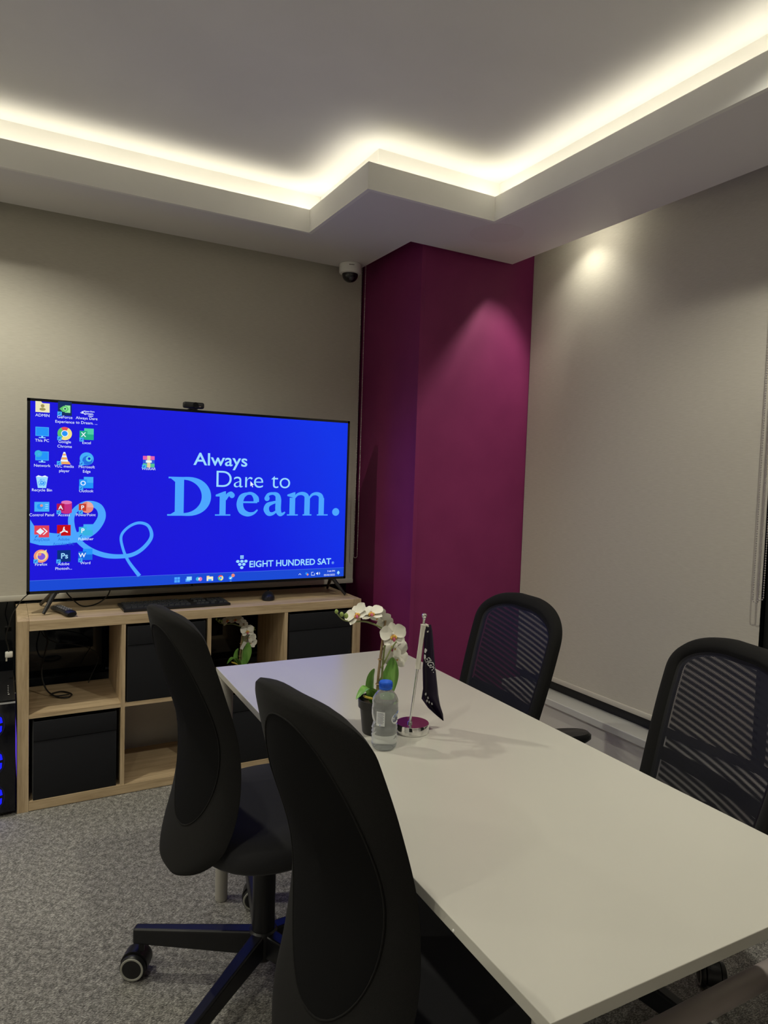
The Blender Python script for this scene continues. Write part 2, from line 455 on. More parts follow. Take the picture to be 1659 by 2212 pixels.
# fabric boxes in the cubes
def storage_box(label, i, low, tilt=0.0, dy=.004, h=.315, wid=.318):
    z0 = (P1 if low else zm1) + .0005
    t = thing('storage_box', label, 'box', (cx[i]+cw/2, dy, z0), tilt, 'black fabric boxes in the cube shelf')
    b = MB(); hw = wid/2; d = .345
    b.box(-hw, hw, .004, d, 0, .004); b.box(-hw, -hw+.004, .004, d, 0, h); b.box(hw-.004, hw, .004, d, 0, h); b.box(-hw, hw, d-.004, d, 0, h)
    b.build('body', fabric_box, t)
    b = MB(); b.box(-hw, hw, 0, .004, 0, h*.745, bev=.0012); b.build('front_panel', fabric_box, t, True)
    b = MB(); b.box(-hw, hw, -.0022, .004, h*.752, h, bev=.0015); b.build('fold_over_flap', fabric_box, t, True)
    return t
storage_box('black fabric box in the bottom cube nearest the computer', 0, True, .012, dy=.004, h=.312, wid=.305)
storage_box('black fabric box in the upper cube behind the far desk chair', 1, False)
storage_box('black fabric box in the lower row, seen between the two desk chairs', 2, True)
storage_box('black fabric box in the upper cube at the purple column end', 3, False)

# ------------------------------------------------------------------ television
tv = thing('television', 'large black television showing a blue desktop, standing on the oak shelf', 'television', (0, .115, T))
def tz(z): return z - T
X0, X1, Z0, Z1 = .034, 1.437, .834, 1.610
YS = -.0015      # screen face, local y
b = MB()
b.box(X0, X0+.011, 0, .030, tz(Z0), tz(Z1)); b.box(X1-.011, X1, 0, .030, tz(Z0), tz(Z1))
b.box(X0, X1, 0, .030, tz(Z1-.011), tz(Z1)); b.box(X0, X1, 0, .030, tz(Z0), tz(Z0+.012))
b.box(X0+.01, X1-.01, .012, .030, tz(Z0), tz(Z1)); b.box(X0+.18, X1-.18, .03, .065, tz(Z0+.03), tz(Z0+.45), bev=.01)
b.build('housing', black_gloss, tv, True)
# screen
m = bpy.data.materials.new('screen_blue'); m.use_nodes = True; nt = m.node_tree; bs = nt.nodes['Principled BSDF']
bs.inputs['Base Color'].default_value = (.004, .004, .006, 1); bs.inputs['Roughness'].default_value = .3; bs.inputs['Specular IOR Level'].default_value = .15
tc = _node(nt, 'ShaderNodeTexCoord'); sx = _node(nt, 'ShaderNodeSeparateXYZ'); nt.links.new(tc.outputs['Object'], sx.inputs[0])
mr = _node(nt, 'ShaderNodeMapRange'); mr.inputs[1].default_value = .25; mr.inputs[2].default_value = 1.45
nt.links.new(sx.outputs[0], mr.inputs[0])
mz = _node(nt, 'ShaderNodeMath', operation='MULTIPLY_ADD'); mz.inputs[1].default_value = .35; mz.inputs[2].default_value = -.18
nt.links.new(sx.outputs[2], mz.inputs[0])
ad = _node(nt, 'ShaderNodeMath', operation='ADD'); nt.links.new(mr.outputs[0], ad.inputs[0]); nt.links.new(mz.outputs[0], ad.inputs[1])
cr = _node(nt, 'ShaderNodeValToRGB'); e = cr.color_ramp.elements
e[0].position = 0; e[0].color = (.0085, .0045, .62, 1); e[1].position = 1; e[1].color = (.0035, .030, .72, 1)
x = e.new(.5); x.color = (.006, .009, .64, 1)
nt.links.new(ad.outputs[0], cr.inputs[0]); nt.links.new(cr.outputs[0], bs.inputs['Emission Color']); bs.inputs['Emission Strength'].default_value = 1.12
screen = MB().box(X0+.0105, X1-.0105, YS+.002, .0125, tz(Z0+.0115), tz(Z1-.0105)).build('screen', m, tv)
SY = YS + .002
Mscr = lambda x, z, layer: Matrix(((1, 0, 0, x), (0, 0, -1, SY-.0005-.0003*layer), (0, 1, 0, tz(z)), (0, 0, 0, 1)))
LIGHT = em('ui_sky', (.075, .38, 1.0), 1.0)
PALE = em('ui_pale', (.33, .70, 1.0), 1.0)
WHITE = em('ui_white', (.80, .90, 1.0), 1.0)
def smat(name, r, g, bb): return em('ui_'+name, (r, g, bb), 1.0)
# taskbar
b = MB().use(smat('bar', .012, .070, .66)); b.add([(0, 0, 0), (X1-X0-.0215, 0, 0), (X1-X0-.0215, .0425, 0), (0, .0425, 0)], [(0, 1, 2, 3)], Mscr(X0+.0107, Z0+.0117, 0))
b.use(smat('barline', .10, .22, .85)); b.add([(0, 0, 0), (X1-X0-.0215, 0, 0), (X1-X0-.0215, .0012, 0), (0, .0012, 0)], [(0, 1, 2, 3)], Mscr(X0+.0107, Z0+.0542, 1))
b.build('taskbar', None, screen)
# swirl
def ribbon(b, pts, widths, M, n=8):
    P = catmull([(x, y, 0) for x, y in pts], n); Wd = []
    for i in range(len(widths)-1):
        for k in range(n): Wd.append(widths[i] + (widths[i+1]-widths[i])*k/n)
    Wd.append(widths[-1])
    vs = []
    for i, p in enumerate(P):
        t = (P[min(i+1, len(P)-1)] - P[max(i-1, 0)]).normalized(); nn = Vector((-t.y, t.x, 0))
        vs += [p + nn*Wd[i]/2, p - nn*Wd[i]/2]
    b.add(vs, [(2*i, 2*i+1, 2*i+3, 2*i+2) for i in range(len(P)-1)], M)
sw = [(.082, 1.0585), (.124, 1.053), (.177, 1.054), (.231, 1.064), (.281, 1.093), (.309, 1.142), (.298, 1.183), (.259, 1.198), (.224, 1.185), (.197, 1.151), (.195, 1.11), (.208, 1.069), (.233, 1.033), (.274, 1.002), (.325, .982), (.378, .976), (.431, .982), (.476, 1.01), (.508, 1.057), (.495, 1.103), (.456, 1.117), (.414, 1.099), (.386, 1.062), (.393, 1.01), (.416, .954), (.461, .890)]
wd = [.058, .050, .042, .040, .034, .031, .028, .022, .021, .022, .024, .022, .020, .021, .021, .018, .017, .016, .015, .013, .012, .011, .011, .011, .012, .016]
b = MB().use(LIGHT); ribbon(b, sw, wd, Mscr(0, 0, 0)); b.add([(.0455, 1.133, 0), (.0455, 1.041, 0), (.070, 1.033, 0), (.0815, 1.0295, 0), (.083, 1.0875, 0), (.062, 1.104, 0)], [tuple(range(6))], Mscr(0, 0, 0)); b.build('swirl', None, screen)
# slogan
def glyph_dream():
    b = MB().use(LIGHT)
    def R(pts, ws, n=12): ribbon(b, pts, ws, Mscr(0, 0, 1), n)
    def box(x0, x1, z0, z1): b.add([(x0, z0, 0), (x1, z0, 0), (x1, z1, 0), (x0, z1, 0)], [(0, 1, 2, 3)], Mscr(0, 0, 1))
    zb, zt, zx = 1.147, 1.316, 1.253
    # D
    box(.604, .642, zb, zt); box(.572, .680, zb, zb+.007); box(.576, .680, zt-.007, zt)
    b.add([(.586, zt-.007, 0), (.604, zt-.007, 0), (.604, zt-.022, 0)], [(0, 1, 2)], Mscr(0, 0, 1)); b.add([(.586, zb+.007, 0), (.604, zb+.007, 0), (.604, zb+.018, 0)], [(0, 1, 2)], Mscr(0, 0, 1))
    bowl = [(.636, zt-.0055)] + [(.6415+.099*max(0, math.cos(a))**.9, (zb+zt)/2+.0790*math.sin(a)) for a in [PI/2-i*PI/22 for i in range(23)]] + [(.636, zb+.0055)]
    R(bowl, [.011] + [.0115+.030*max(0, math.cos(PI/2-i*PI/22))**1.2 for i in range(23)] + [.011], 4)
    # r
    box(.800, .828, zb, zx-.008); box(.780, .850, zb, zb+.006)
    b.add([(.782, zx-.020, 0), (.828, zx-.020, 0), (.828, zx+.004, 0), (.820, zx+.003, 0), (.782, zx-.012, 0)], [(0, 1, 2, 3, 4)], Mscr(0, 0, 1))
    R([(.826, zx-.034), (.836, zx-.014), (.850, zx-.006), (.857, zx-.013)], [.010, .016, .018, .022])
    disc(b, .856, zx-.014, .0125, Mscr(0, 0, 1))
    # e
    R([(.898, 1.2085), (.975, 1.2085)], [.008, .008])
    R([(.970, 1.209), (.968, 1.228), (.950, 1.247), (.926, 1.247), (.902, 1.232), (.893, 1.200), (.903, 1.169), (.930, 1.154), (.958, 1.158), (.977, 1.174)], [.026, .026, .014, .012, .026, .031, .030, .022, .012, .006])
    # a
    R([(1.018, 1.228), (1.028, 1.245), (1.050, 1.250), (1.070, 1.243), (1.077, 1.222), (1.077, 1.175), (1.086, 1.155), (1.100, 1.155), (1.111, 1.164)], [.018, .014, .012, .022, .028, .028, .022, .012, .006])
    disc(b, 1.0215, 1.227, .0125, Mscr(0, 0, 1))
    R([(1.074, 1.213), (1.048, 1.206), (1.026, 1.196), (1.019, 1.176), (1.030, 1.157), (1.050, 1.156), (1.074, 1.172)], [.010, .014, .022, .027, .022, .014, .008])
    # m
    for x in (1.147, 1.222, 1.296): box(x-.014, x+.014, zb, zx-.022)
    for a, c in ((1.121, 1.176), (1.200, 1.246), (1.274, 1.331)): box(a, c, zb, zb+.006)
    b.add([(1.121, zx-.014, 0), (1.161, zx-.024, 0), (1.161, zx+.005, 0), (1.153, zx+.004, 0), (1.121, zx-.007, 0)], [(0, 1, 2, 3, 4)], Mscr(0, 0, 1))
    R([(1.156, zx-.024), (1.172, zx-.006), (1.196, zx-.001), (1.216, zx-.010), (1.222, zx-.030)], [.008, .012, .016, .022, .028])
    R([(1.231, zx-.024), (1.247, zx-.006), (1.270, zx-.001), (1.290, zx-.010), (1.296, zx-.030)], [.008, .012, .016, .022, .028])
    disc(b, 1.3735, 1.1645, .019, Mscr(0, 0, 1))
    return b
def disc(b, x, z, r, M, n=24, r2=None):
    r2 = r2 or r
    b.add([(x+r*math.cos(2*PI*k/n), z+r2*math.sin(2*PI*k/n), 0) for k in range(n)], [tuple(range(n))], M)
glyph_dream().build('slogan_lettering', None, screen)
def put_text(b, s, x, z, cap, layer=1, off=0.0, align='CENTER', width=None, spacing=1.0):
    """lettering with capital height cap, baseline at z; width squeezes it to a given length"""
    vs, fs = text_geo(s, 1.0, off, align, spacing)
    k = cap/.729
    sxx = k
    if width:
        xs = [v.x for v in vs]; sxx = width/(max(xs)-min(xs))
        if align == 'LEFT': vs = [Vector((v.x-min(xs), v.y, 0)) for v in vs]
    b.add([(v.x*sxx, v.y*k, 0) for v in vs], fs, Mscr(x, z, layer))
b = MB().use(PALE)
put_text(b, 'Always', .681, 1.371, .056, 1, .012, 'LEFT', .243)
b.build('slogan_lettering', None, screen)
b = MB().use(PALE)
put_text(b, 'Dare', .784, 1.2755, .078, 2, -.008, 'LEFT', .217)
b.build('slogan_lettering', None, screen); b = MB().use(PALE)
put_text(b, 'to', 1.040, 1.2755, .078, 2, -.008, 'LEFT', .093)
b.build('slogan_lettering', None, screen)
# company mark
b = MB().use(PALE)
put_text(b, 'EIGHT HUNDRED SAT', .944, .909, .030, 1, .020, 'LEFT', .412)
put_text(b, '®', 1.366, .909, .012, 1, .0)
for k, (gx, gz) in enumerate(((.889, .9375), (.908, .9375), (.927, .9375), (.8985, .9235), (.9175, .9235), (.908, .9085))): disc(b, gx, gz, .0083, Mscr(0, 0, 1), 14, .0066)
for a in (45, 135, 225, 315): disc(b, .908+.006*math.cos(math.radians(a)), .957+.006*math.sin(math.radians(a)), .0042, Mscr(0, 0, 1), 10)
b.build('company_lettering', None, screen)
# desktop icons
ICON = .0265
def icon(kind, x, z, label, lz, two=None, dark=False):
    b = MB(); M = Mscr(x, z, 2); M3 = Mscr(x, z, 3); M4 = Mscr(x, z, 4); h = ICON
    def q(x0, x1, z0, z1, m, MM=M): b.use(m); b.add([(x0*h, z0*h, 0), (x1*h, z0*h, 0), (x1*h, z1*h, 0), (x0*h, z1*h, 0)], [(0, 1, 2, 3)], MM)
    def d(cx_, cz_, r, m, MM=M, n=20, r2=None): b.use(m); disc(b, cx_*h, cz_*h, r*h, MM, n, (r2*h if r2 else None))
    def pg(pts, m, MM=M): b.use(m); b.add([(px*h, pz*h, 0) for px, pz in pts], [tuple(range(len(pts)))], MM)
    def tx(s, cx_, cz_, cap, m, MM=M3):
        b.use(m); vs, fs = text_geo(s, cap*h/.729, .02); b.add([(v.x+cx_*h, v.y+(cz_-cap/2)*h, 0) for v in vs], fs, MM)
    def office(m1, m2, letter, WH=WHITE):
        q(-.35, 1, -.75, 1.0, m1); q(-.35, 1, .1, 1.0, m2, Mscr(x, z, 3)); q(-1, .1, -.55, .6, m1, M4); tx(letter, -.45, .05, .7, WH, Mscr(x, z, 5))
    cy = smat('cyan', .06, .42, .95)
    if kind == 'user_folder': pg([(-.95, -.75), (.95, -.75), (.95, .6), (0, .6), (-.2, .85), (-.95, .85)], smat('cream', .85, .80, .50)); d(0, .2, .25, smat('olive', .35, .30, .10), M3); d(0, -.3, .42, smat('olive', .35, .30, .10), M3, 16, .22)
    elif kind == 'gpu': q(-.95, .95, -1, 1.1, smat('navy', .01, .03, .12)); q(0, .75, -.55, .55, smat('lime', .30, .80, .35), M3); pg([(-.75, 0), (-.2, .45), (.3, .4), (.55, 0), (.2, -.45), (-.3, -.45)], smat('green', .12, .55, .15), M4); d(.02, .02, .28, smat('lime', .30, .80, .35), Mscr(x, z, 5)); d(.02, .02, .13, smat('navy', .01, .03, .12), Mscr(x, z, 6))
    elif kind == 'slogan_file':
        b.use(WHITE); ribbon(b, [(-.9*h, 0), (-.6*h, -.1*h), (-.5*h, .15*h), (-.7*h, .1*h), (-.3*h, -.2*h), (-.2*h, -.3*h)], [.1*h]*6, M, 4); tx('Always Dare', .3, .25, .22, WHITE); tx('Dream.', .35, -.1, .3, WHITE); q(.2, .9, -.5, -.4, WHITE)
    elif kind in ('pc', 'network'):
        q(-.9, .9, -.55, .8, cy); q(-.8, .8, -.45, .7, smat('azure', .02, .30, .95), M3); q(-.12, .12, -.75, -.55, PALE); q(-.45, .45, -.85, -.72, PALE)
        if kind == 'network': d(-.5, .45, .5, smat('teal', .04, .45, .75), M4); d(-.4, .35, .18, cy, Mscr(x, z, 5))
    elif kind == 'browser_ring':
        d(0, 0, 1, smat('red', .80, .08, .10))
        for a0, a1, mm in ((-30, 90, smat('yellow', .90, .75, .25)), (150, 270, smat('green', .10, .50, .22)), (-90, -30, smat('yellow', .90, .75, .25))):
            pg([(0, 0)] + [(math.cos(math.radians(a0+(a1-a0)*k/10-30)), math.sin(math.radians(a0+(a1-a0)*k/10-30))) for k in range(11)], mm, M3)
        d(0, 0, .5, WHITE, M4); d(0, 0, .39, smat('azure', .02, .30, .95), Mscr(x, z, 5))
    elif kind == 'cone':
        pg([(-.9, -.9), (.9, -.9), (.65, -.45), (-.65, -.45)], smat('orange', .85, .40, .12)); pg([(-.55, -.5), (.55, -.5), (.12, .95), (-.12, .95)], WHITE, M3); pg([(-.45, -.2), (.45, -.2), (.33, .15), (-.33, .15)], smat('orange', .85, .40, .12), M4); pg([(-.25, .42), (.25, .42), (.17, .68), (-.17, .68)], smat('orange', .85, .40, .12), M4)
    elif kind == 'wave_ring': d(0, 0, 1, cy); d(.1, -.25, .72, smat('azure2', .02, .16, .75), M3); d(.3, .0, .42, smat('aqua', .10, .60, .80), M4); d(.35, .05, .2, smat('blue', .008, .02, .64), Mscr(x, z, 5))
    elif kind == 'bin': pg([(-.55, -.9), (.55, -.9), (.8, .75), (-.8, .75)], PALE); tx('♻', 0, -.05, .7, smat('azure', .02, .30, .95)); pg([(-.85, .75), (-.5, 1.0), (0, .85), (.4, 1.0), (.85, .75)], WHITE); d(0, -.08, .36, smat('azure', .02, .30, .95), M3, 3); d(0, -.08, .17, PALE, M4, 3)
    elif kind == 'panel': q(-1, 1, -.7, .75, cy); d(-.25, .05, .42, smat('azure', .02, .30, .95), M3); d(-.05, .2, .2, smat('coral', .75, .30, .25), M4); [q(.45+.0, .85, v, v+.12, PALE, M3) for v in (-.3, 0, .3)]
    elif kind == 'database': d(.35, .75, .75, smat('pink', .75, .18, .45), M, 20, .28); q(-.4, 1.1, -.75, .75, smat('magenta', .55, .03, .22)); d(.35, -.75, .75, smat('magenta', .55, .03, .22), M, 20, .25); d(.35, .75, .75, smat('pink', .75, .18, .45), M3, 20, .28); q(-1, .05, -.55, .55, smat('crimson', .45, .01, .07), M4); tx('A', -.47, 0, .65, WHITE, Mscr(x, z, 5))
    elif kind == 'pie': d(.2, 0, .9, smat('salmon', .80, .25, .20)); pg([(.2, 0)] + [(.2+.9*math.cos(a*PI/16), .9*math.sin(a*PI/16)) for a in range(9)], smat('peach', .85, .40, .35), M3); q(-1, .05, -.55, .55, smat('crimson2', .55, .05, .03), M4); tx('P', -.47, 0, .65, WHITE, Mscr(x, z, 5))
    elif kind == 'remote_desk': q(-1, 1, -.9, .9, smat('rose', .75, .06, .10)); pg([(-.75, 0), (-.2, .5), (.35, 0), (-.2, -.5)], WHITE, M3); pg([(.1, .5), (.3, .5), (.8, 0), (.3, -.5), (.1, -.5), (.6, 0)], WHITE, M3)
    elif kind == 'document_red':
        q(-.95, .95, -.8, .85, smat('blood', .55, .006, .01)); b.use(WHITE)
        ribbon(b, [(-.55*h, -.35*h), (-.15*h, -.1*h), (0, .45*h), (.05*h, .5*h), (0, .35*h), (.2*h, -.1*h), (.55*h, -.3*h)], [.14*h]*7, M3, 4); ribbon(b, [(-.5*h, -.4*h), (0, -.12*h), (.5*h, -.15*h)], [.13*h]*3, M3, 4)
    elif kind == 'fox': d(0, 0, 1, smat('flame', .85, .30, .20)); d(.1, .05, .75, smat('gold', .90, .70, .30), M3); d(.05, -.05, .52, smat('violet', .22, .10, .70), M4); pg([(.1, .55), (.75, 1.0), (.7, .3)], smat('gold', .90, .70, .30), M3); d(-.2, .3, .25, smat('flame', .85, .30, .20), Mscr(x, z, 5))
    elif kind == 'image_editor': q(-.9, .95, -.85, .95, smat('deep', .004, .03, .20)); tx('Ps', .1, .1, .85, PALE)
    elif kind == 'archive':
        q(-.9, .9, .35, .95, smat('pink2', .75, .12, .45)); q(-.9, .9, -.25, .35, smat('royal', .03, .10, .70)); q(-.9, .9, -.85, -.25, smat('jade', .10, .55, .30)); q(-.25, .25, -.9, 1.0, smat('tan', .80, .60, .35), M3); q(-.45, .45, -.1, .25, WHITE, M4)
    elif kind == 'sheet': office(smat('leaf', .02, .42, .25), smat('mint', .08, .62, .38), 'X')
    elif kind == 'mail': office(smat('azure', .02, .30, .95), cy, 'O')
    elif kind == 'layout': office(smat('teal', .04, .45, .75), cy, 'P')
    elif kind == 'writer': office(smat('cobalt', .01, .14, .75), smat('azure', .02, .30, .95), 'W')
    if kind not in ('pc', 'network', 'bin', 'panel', 'user_folder', 'slogan_file'):
        q(-1.02, -.42, -1.05, -.45, cy if not dark else LIGHT, Mscr(x, z, 6)); b.use(smat('cobalt2', .01, .06, .5)); ribbon(b, [(-.88*h, -.9*h), (-.6*h, -.62*h)], [.1*h, .1*h], Mscr(x, z, 7), 2)
    c = smat('shade', .02, .14, .72) if dark else WHITE
    b.use(c); put_text(b, label, x, lz-.004 if not two else lz+.004, .0115, 4, .0)
    if two: put_text(b, two, x, lz-.0145, .0115, 4, .0)
    return b.build('desktop_icon', None, screen)
for a in (('user_folder', .088, 1.577, 'ADMIN', 1.544), ('gpu', .168, 1.576, 'GeForce', 1.534, 'Experience'), ('slogan_file', .249, 1.566, 'Always Dare', 1.535, 'to Dream. ...'),
          ('pc', .087, 1.478, 'This PC', 1.445), ('browser_ring', .168, 1.478, 'Google', 1.436, 'Chrome'), ('sheet', .249, 1.477, 'Excel', 1.444),
          ('network', .087, 1.382, 'Network', 1.346), ('cone', .167, 1.379, 'VLC media', 1.338, 'player'), ('wave_ring', .250, 1.380, 'Microsoft', 1.338, 'Edge'), ('archive', .493, 1.376, 'WinRAR', 1.346),
          ('bin', .087, 1.282, 'Recycle Bin', 1.249), ('mail', .249, 1.280, 'Outlook', 1.248),
          ('panel', .087, 1.183, 'Control Panel', 1.150), ('database', .167, 1.182, 'Access', 1.150), ('pie', .248, 1.182, 'PowerPoint', 1.150),
          ('remote_desk', .087, 1.085, 'AnyDesk', 1.051, None, True), ('document_red', .167, 1.088, 'Adobe', 1.043, 'Acrobat DC', True), ('layout', .249, 1.086, 'Publisher', 1.051),
          ('fox', .085, .986, 'Firefox', .952), ('image_editor', .167, .983, 'Adobe', .943, 'Photosh...'), ('writer', .248, .985, 'Word', .952)): icon(*a)
# taskbar symbols, clock, pointer
b = MB(); z = .8655
def done():
    global b
    b.build('taskbar_symbol', None, screen); b = MB()
def q(x0, x1, z0, z1, m, layer=2): b.use(m); b.add([(x0, z0, 0), (x1, z0, 0), (x1, z1, 0), (x0, z1, 0)], [(0, 1, 2, 3)], Mscr(0, 0, layer))
for i in (0, 1):
    for j in (0, 1): q(.607+i*.0125, .618+i*.0125, z-.0115+j*.0125, z-.0005+j*.0125, LIGHT)
done()
q(.655, .675, z-.010, z+.004, LIGHT); q(.660, .682, z-.004, z+.012, PALE, 3)
done()
b.use(smat('teal', .04, .45, .75)); disc(b, .709, z, .009, Mscr(0, 0, 2)); b.use(smat('pink', .75, .18, .45)); disc(b, .719, z-.001, .009, Mscr(0, 0, 3)); b.use(WHITE); disc(b, .714, z, .004, Mscr(0, 0, 4))
done()
q(.748, .777, z-.011, z+.008, smat('cream2', .90, .85, .60)); q(.748, .760, z+.006, z+.012, smat('gold', .90, .70, .30)); q(.755, .770, z-.011, z-.003, LIGHT, 3)
done()
b.use(smat('red', .80, .08, .10)); disc(b, .811, z, .0125, Mscr(0, 0, 2)); b.use(smat('yellow', .90, .75, .25)); b.add([(.811, z, 0)] + [(.811+.0125*math.cos(k*PI/10-PI/2), z+.0125*math.sin(k*PI/10-PI/2), 0) for k in range(9)], [tuple(range(10))], Mscr(0, 0, 3)); b.use(smat('green', .10, .50, .22)); b.add([(.811, z, 0)] + [(.811+.0125*math.cos(k*PI/10+PI*.85), z+.0125*math.sin(k*PI/10+PI*.85), 0) for k in range(8)], [tuple(range(9))], Mscr(0, 0, 3)); b.use(WHITE); disc(b, .811, z, .0065, Mscr(0, 0, 4)); b.use(smat('azure', .02, .30, .95)); disc(b, .811, z, .005, Mscr(0, 0, 5))
done()
b.use(smat('azure', .02, .30, .95)); disc(b, .857, z-.002, .0095, Mscr(0, 0, 2)); b.use(WHITE); b.add([(.850, z-.003, 0), (.864, z+.003, 0), (.858, z-.008, 0)], [(0, 1, 2)], Mscr(0, 0, 3)); b.use(smat('salmon', .80, .25, .20)); disc(b, .868, z+.009, .008, Mscr(0, 0, 4)); q(.853, .862, z-.0175, z-.016, PALE)
done()
b.use(WHITE); ribbon(b, [(1.188, z-.003), (1.194, z+.003), (1.200, z-.003)], [.0022]*3, Mscr(0, 0, 2), 2)
done()
b.use(smat('azure', .02, .30, .95)); disc(b, 1.228, z+.002, .006, Mscr(0, 0, 2)); b.use(smat('salmon', .80, .25, .20)); disc(b, 1.234, z-.003, .005, Mscr(0, 0, 3))
done()
b.use(WHITE)
for (x0, x1, z0, z1) in ((1.253, 1.271, z-.009, z-.007), (1.253, 1.2548, z-.009, z+.008), (1.2692, 1.271, z-.009, z+.002), (1.253, 1.264, z+.006, z+.008)): q(x0, x1, z0, z1, WHITE)
done(); b.use(WHITE)
b.add([(1.279, z-.003, 0), (1.283, z-.003, 0), (1.288, z-.008, 0), (1.288, z+.008, 0), (1.283, z+.003, 0), (1.279, z+.003, 0)], [tuple(range(6))], Mscr(0, 0, 2))
for rr in (.005, .009): ribbon(b, [(1.289+rr*math.cos(a), z+rr*math.sin(a)) for a in (-.8, 0, .8)], [.0016]*3, Mscr(0, 0, 2), 4)
done()
b.use(WHITE); put_text(b, '7:44 PM', 1.379, z+.004, .0095, 2, .0, 'RIGHT'); put_text(b, '05/02/2025', 1.379, z-.014, .0095, 2, .0, 'RIGHT')
done()
b.use(PALE); b.add([(1.389, z-.005, 0), (1.405, z-.005, 0), (1.402, z+.004, 0), (1.397, z+.009, 0), (1.392, z+.004, 0)], [tuple(range(5))], Mscr(0, 0, 2)); disc(b, 1.397, z-.0075, .0028, Mscr(0, 0, 2))
done()
b = MB().use(WHITE); b.add([(.940, 1.305, 0), (.940, 1.281, 0), (.9455, 1.286, 0), (.9495, 1.277, 0), (.953, 1.2785, 0), (.949, 1.2875, 0), (.9565, 1.288, 0)], [tuple(range(7))], Mscr(0, 0, 5)); b.build('pointer_arrow', None, screen)
b = MB().use(mat('logo_grey', (.18, .17, .17), .4)); disc(b, .684, .8395, .0042, Mscr(0, 0, 0)); put_text(b, 'LG', .700, .8365, .007, 0, .004); b.build('maker_logo', None, tv)
# splayed feet
def tv_foot(x, dx):
    b = MB(); prof = []
    for s_, yy in ((-1, -.024), (1, .19)):
        a = Vector((x, .03 if s_ > 0 else .012, tz(Z0+.004))); c = Vector((x+dx*1.0, yy, .0068))
        b.tube([a, a.lerp(c, .5), c], [.0105, .0085, .0065], 8)
    b.box(x-.014, x+.014, .004, .04, tz(Z0)-.004, tz(Z0)+.012, bev=.003)
    return b
tv_foot(.138, -.045).build('stand_leg', black_plastic, tv, True)
tv_foot(1.372, .055).build('stand_leg', black_plastic, tv, True)

# ------------------------------------------------------------------ things on and around the shelf
wc = thing('webcam', 'small black webcam clipped on the television top edge', 'webcam', (.678, .122, 1.6105))
MB().box(-.045, .045, -.018, .012, .005, .032, bev=.008, seg=3).build('body', black_plastic, wc, True)
MB().lathe([(.0125, 0), (.0125, .004), (.008, .004), (.007, .001)], 20, Matrix.Translation((.006, -.0175, .019)) @ Matrix.Rotation(PI/2, 4, 'X'), cap=True).build('lens', black_gloss, wc, True)
MB().box(-.018, .018, -.012, .03, .0005, .006, bev=.002).build('clip', black_plastic, wc)
MB().box(.020, .028, -.0187, -.0178, .012, .015).build('indicator', mat('indicator_grey', (.35, .25, .25), .4), wc)

kb = thing('keyboard', 'black full-size keyboard lying on the oak shelf below the television', 'keyboard', (.613, .128, sh_top), math.radians(1.0))
b = MB(); b.prism([(-.225, -.083), (.225, -.083), (.225, .083), (-.225, .083)], 0.001, .010)
b.build('case', black_plastic, kb)
key_m = mat('key_cap', (.014, .016, .022), .45)
kme = None
def key(x, y, wx):
    global kme
    if kme is None:
        bb = MB(); bb.add([(-.5, -.0075, 0), (.5, -.0075, 0), (.5, .0075, 0), (-.5, .0075, 0), (-.42, -.0058, .0065), (.42, -.0058, .0065), (.42, .0062, .0065), (-.42, .0062, .0065)],
                          [(3, 2, 1, 0), (4, 5, 6, 7), (0, 1, 5, 4), (1, 2, 6, 5), (2, 3, 7, 6), (3, 0, 4, 7)])
        o = bb.build('key', key_m, kb); kme = o.data
    else:
        o = bpy.data.objects.new('key', kme); COL.objects.link(o); o.parent = kb
    o.location = (x, y, .010); o.scale = (wx, 1, 1)
pitch = .0187
rows = [(.066, [1]*13), (.040, [1]*13+[1.6]), (.0213, [1.5]+[1]*12+[1.1]), (.0026, [1.8]+[1]*11+[1.8]), (-.0161, [2.2]+[1]*10+[2.4]), (-.0348, [1.3, 1.3, 1.3, 5.6, 1.3, 1.3, 1.3, 1.2])]
nk = 0
for y, ws in rows:
    x = -.215
    for wv in ws:
        wx = wv*pitch
        if x+wx > .070: wx = .072-x
        key(x+wx/2, y-.010, wx-.0018); x += wx; nk += 1
for c_ in range(3):
    for y in (.066, .040, .0213): key(.0915+c_*pitch, y-.010, pitch-.0018)
for y, cs in ((-.0161, (1,)), (-.0348, (0, 1, 2))):
    for c_ in cs: key(.0915+c_*pitch, y-.010, pitch-.0018)
for c_ in range(4):
    for y in (.040, .0213, .0026): key(.155+c_*pitch, y-.010, pitch-.0018)
for y in (-.0161, -.0348): 
    for c_ in (0, 2, 3): key(.155+c_*pitch, y-.010, pitch-.0018)

ms = thing('computer_mouse', 'small black mouse on the oak shelf beside the keyboard', 'mouse', (1.045, .135, sh_top), math.radians(72))
rows_ = []
for i in range(13):
    u = i/12; x = -.053+.106*u; hw = .031*math.sqrt(max(1e-4, 1-(2*u-1)**2*.98))**.7; ht = .037*math.sin(PI*min(1, .12+u*.82))**.7
    rows_.append([(x, hw*math.cos(a), .002+max(0, ht*math.sin(a))) for a in [k*PI/14 for k in range(15)]])
b = MB(); b.grid(rows_); b.add([r[0] for r in rows_]+[r[-1] for r in rows_], [(i, i+1, 13+i+1, 13+i) for i in range(12)])
b.add(rows_[0], [tuple(range(15))]); b.add(rows_[-1], [tuple(range(15))])
b.build('shell', mat('mouse_black', (.012, .013, .018), .3), ms, True, angle=60)
MB().lathe([(.0085, -.003), (.0085, .003)], 20, Matrix.Translation((.024, 0, .0315)) @ Matrix.Rotation(PI/2, 4, 'X')).build('scroll_wheel', black_matte, ms, True)

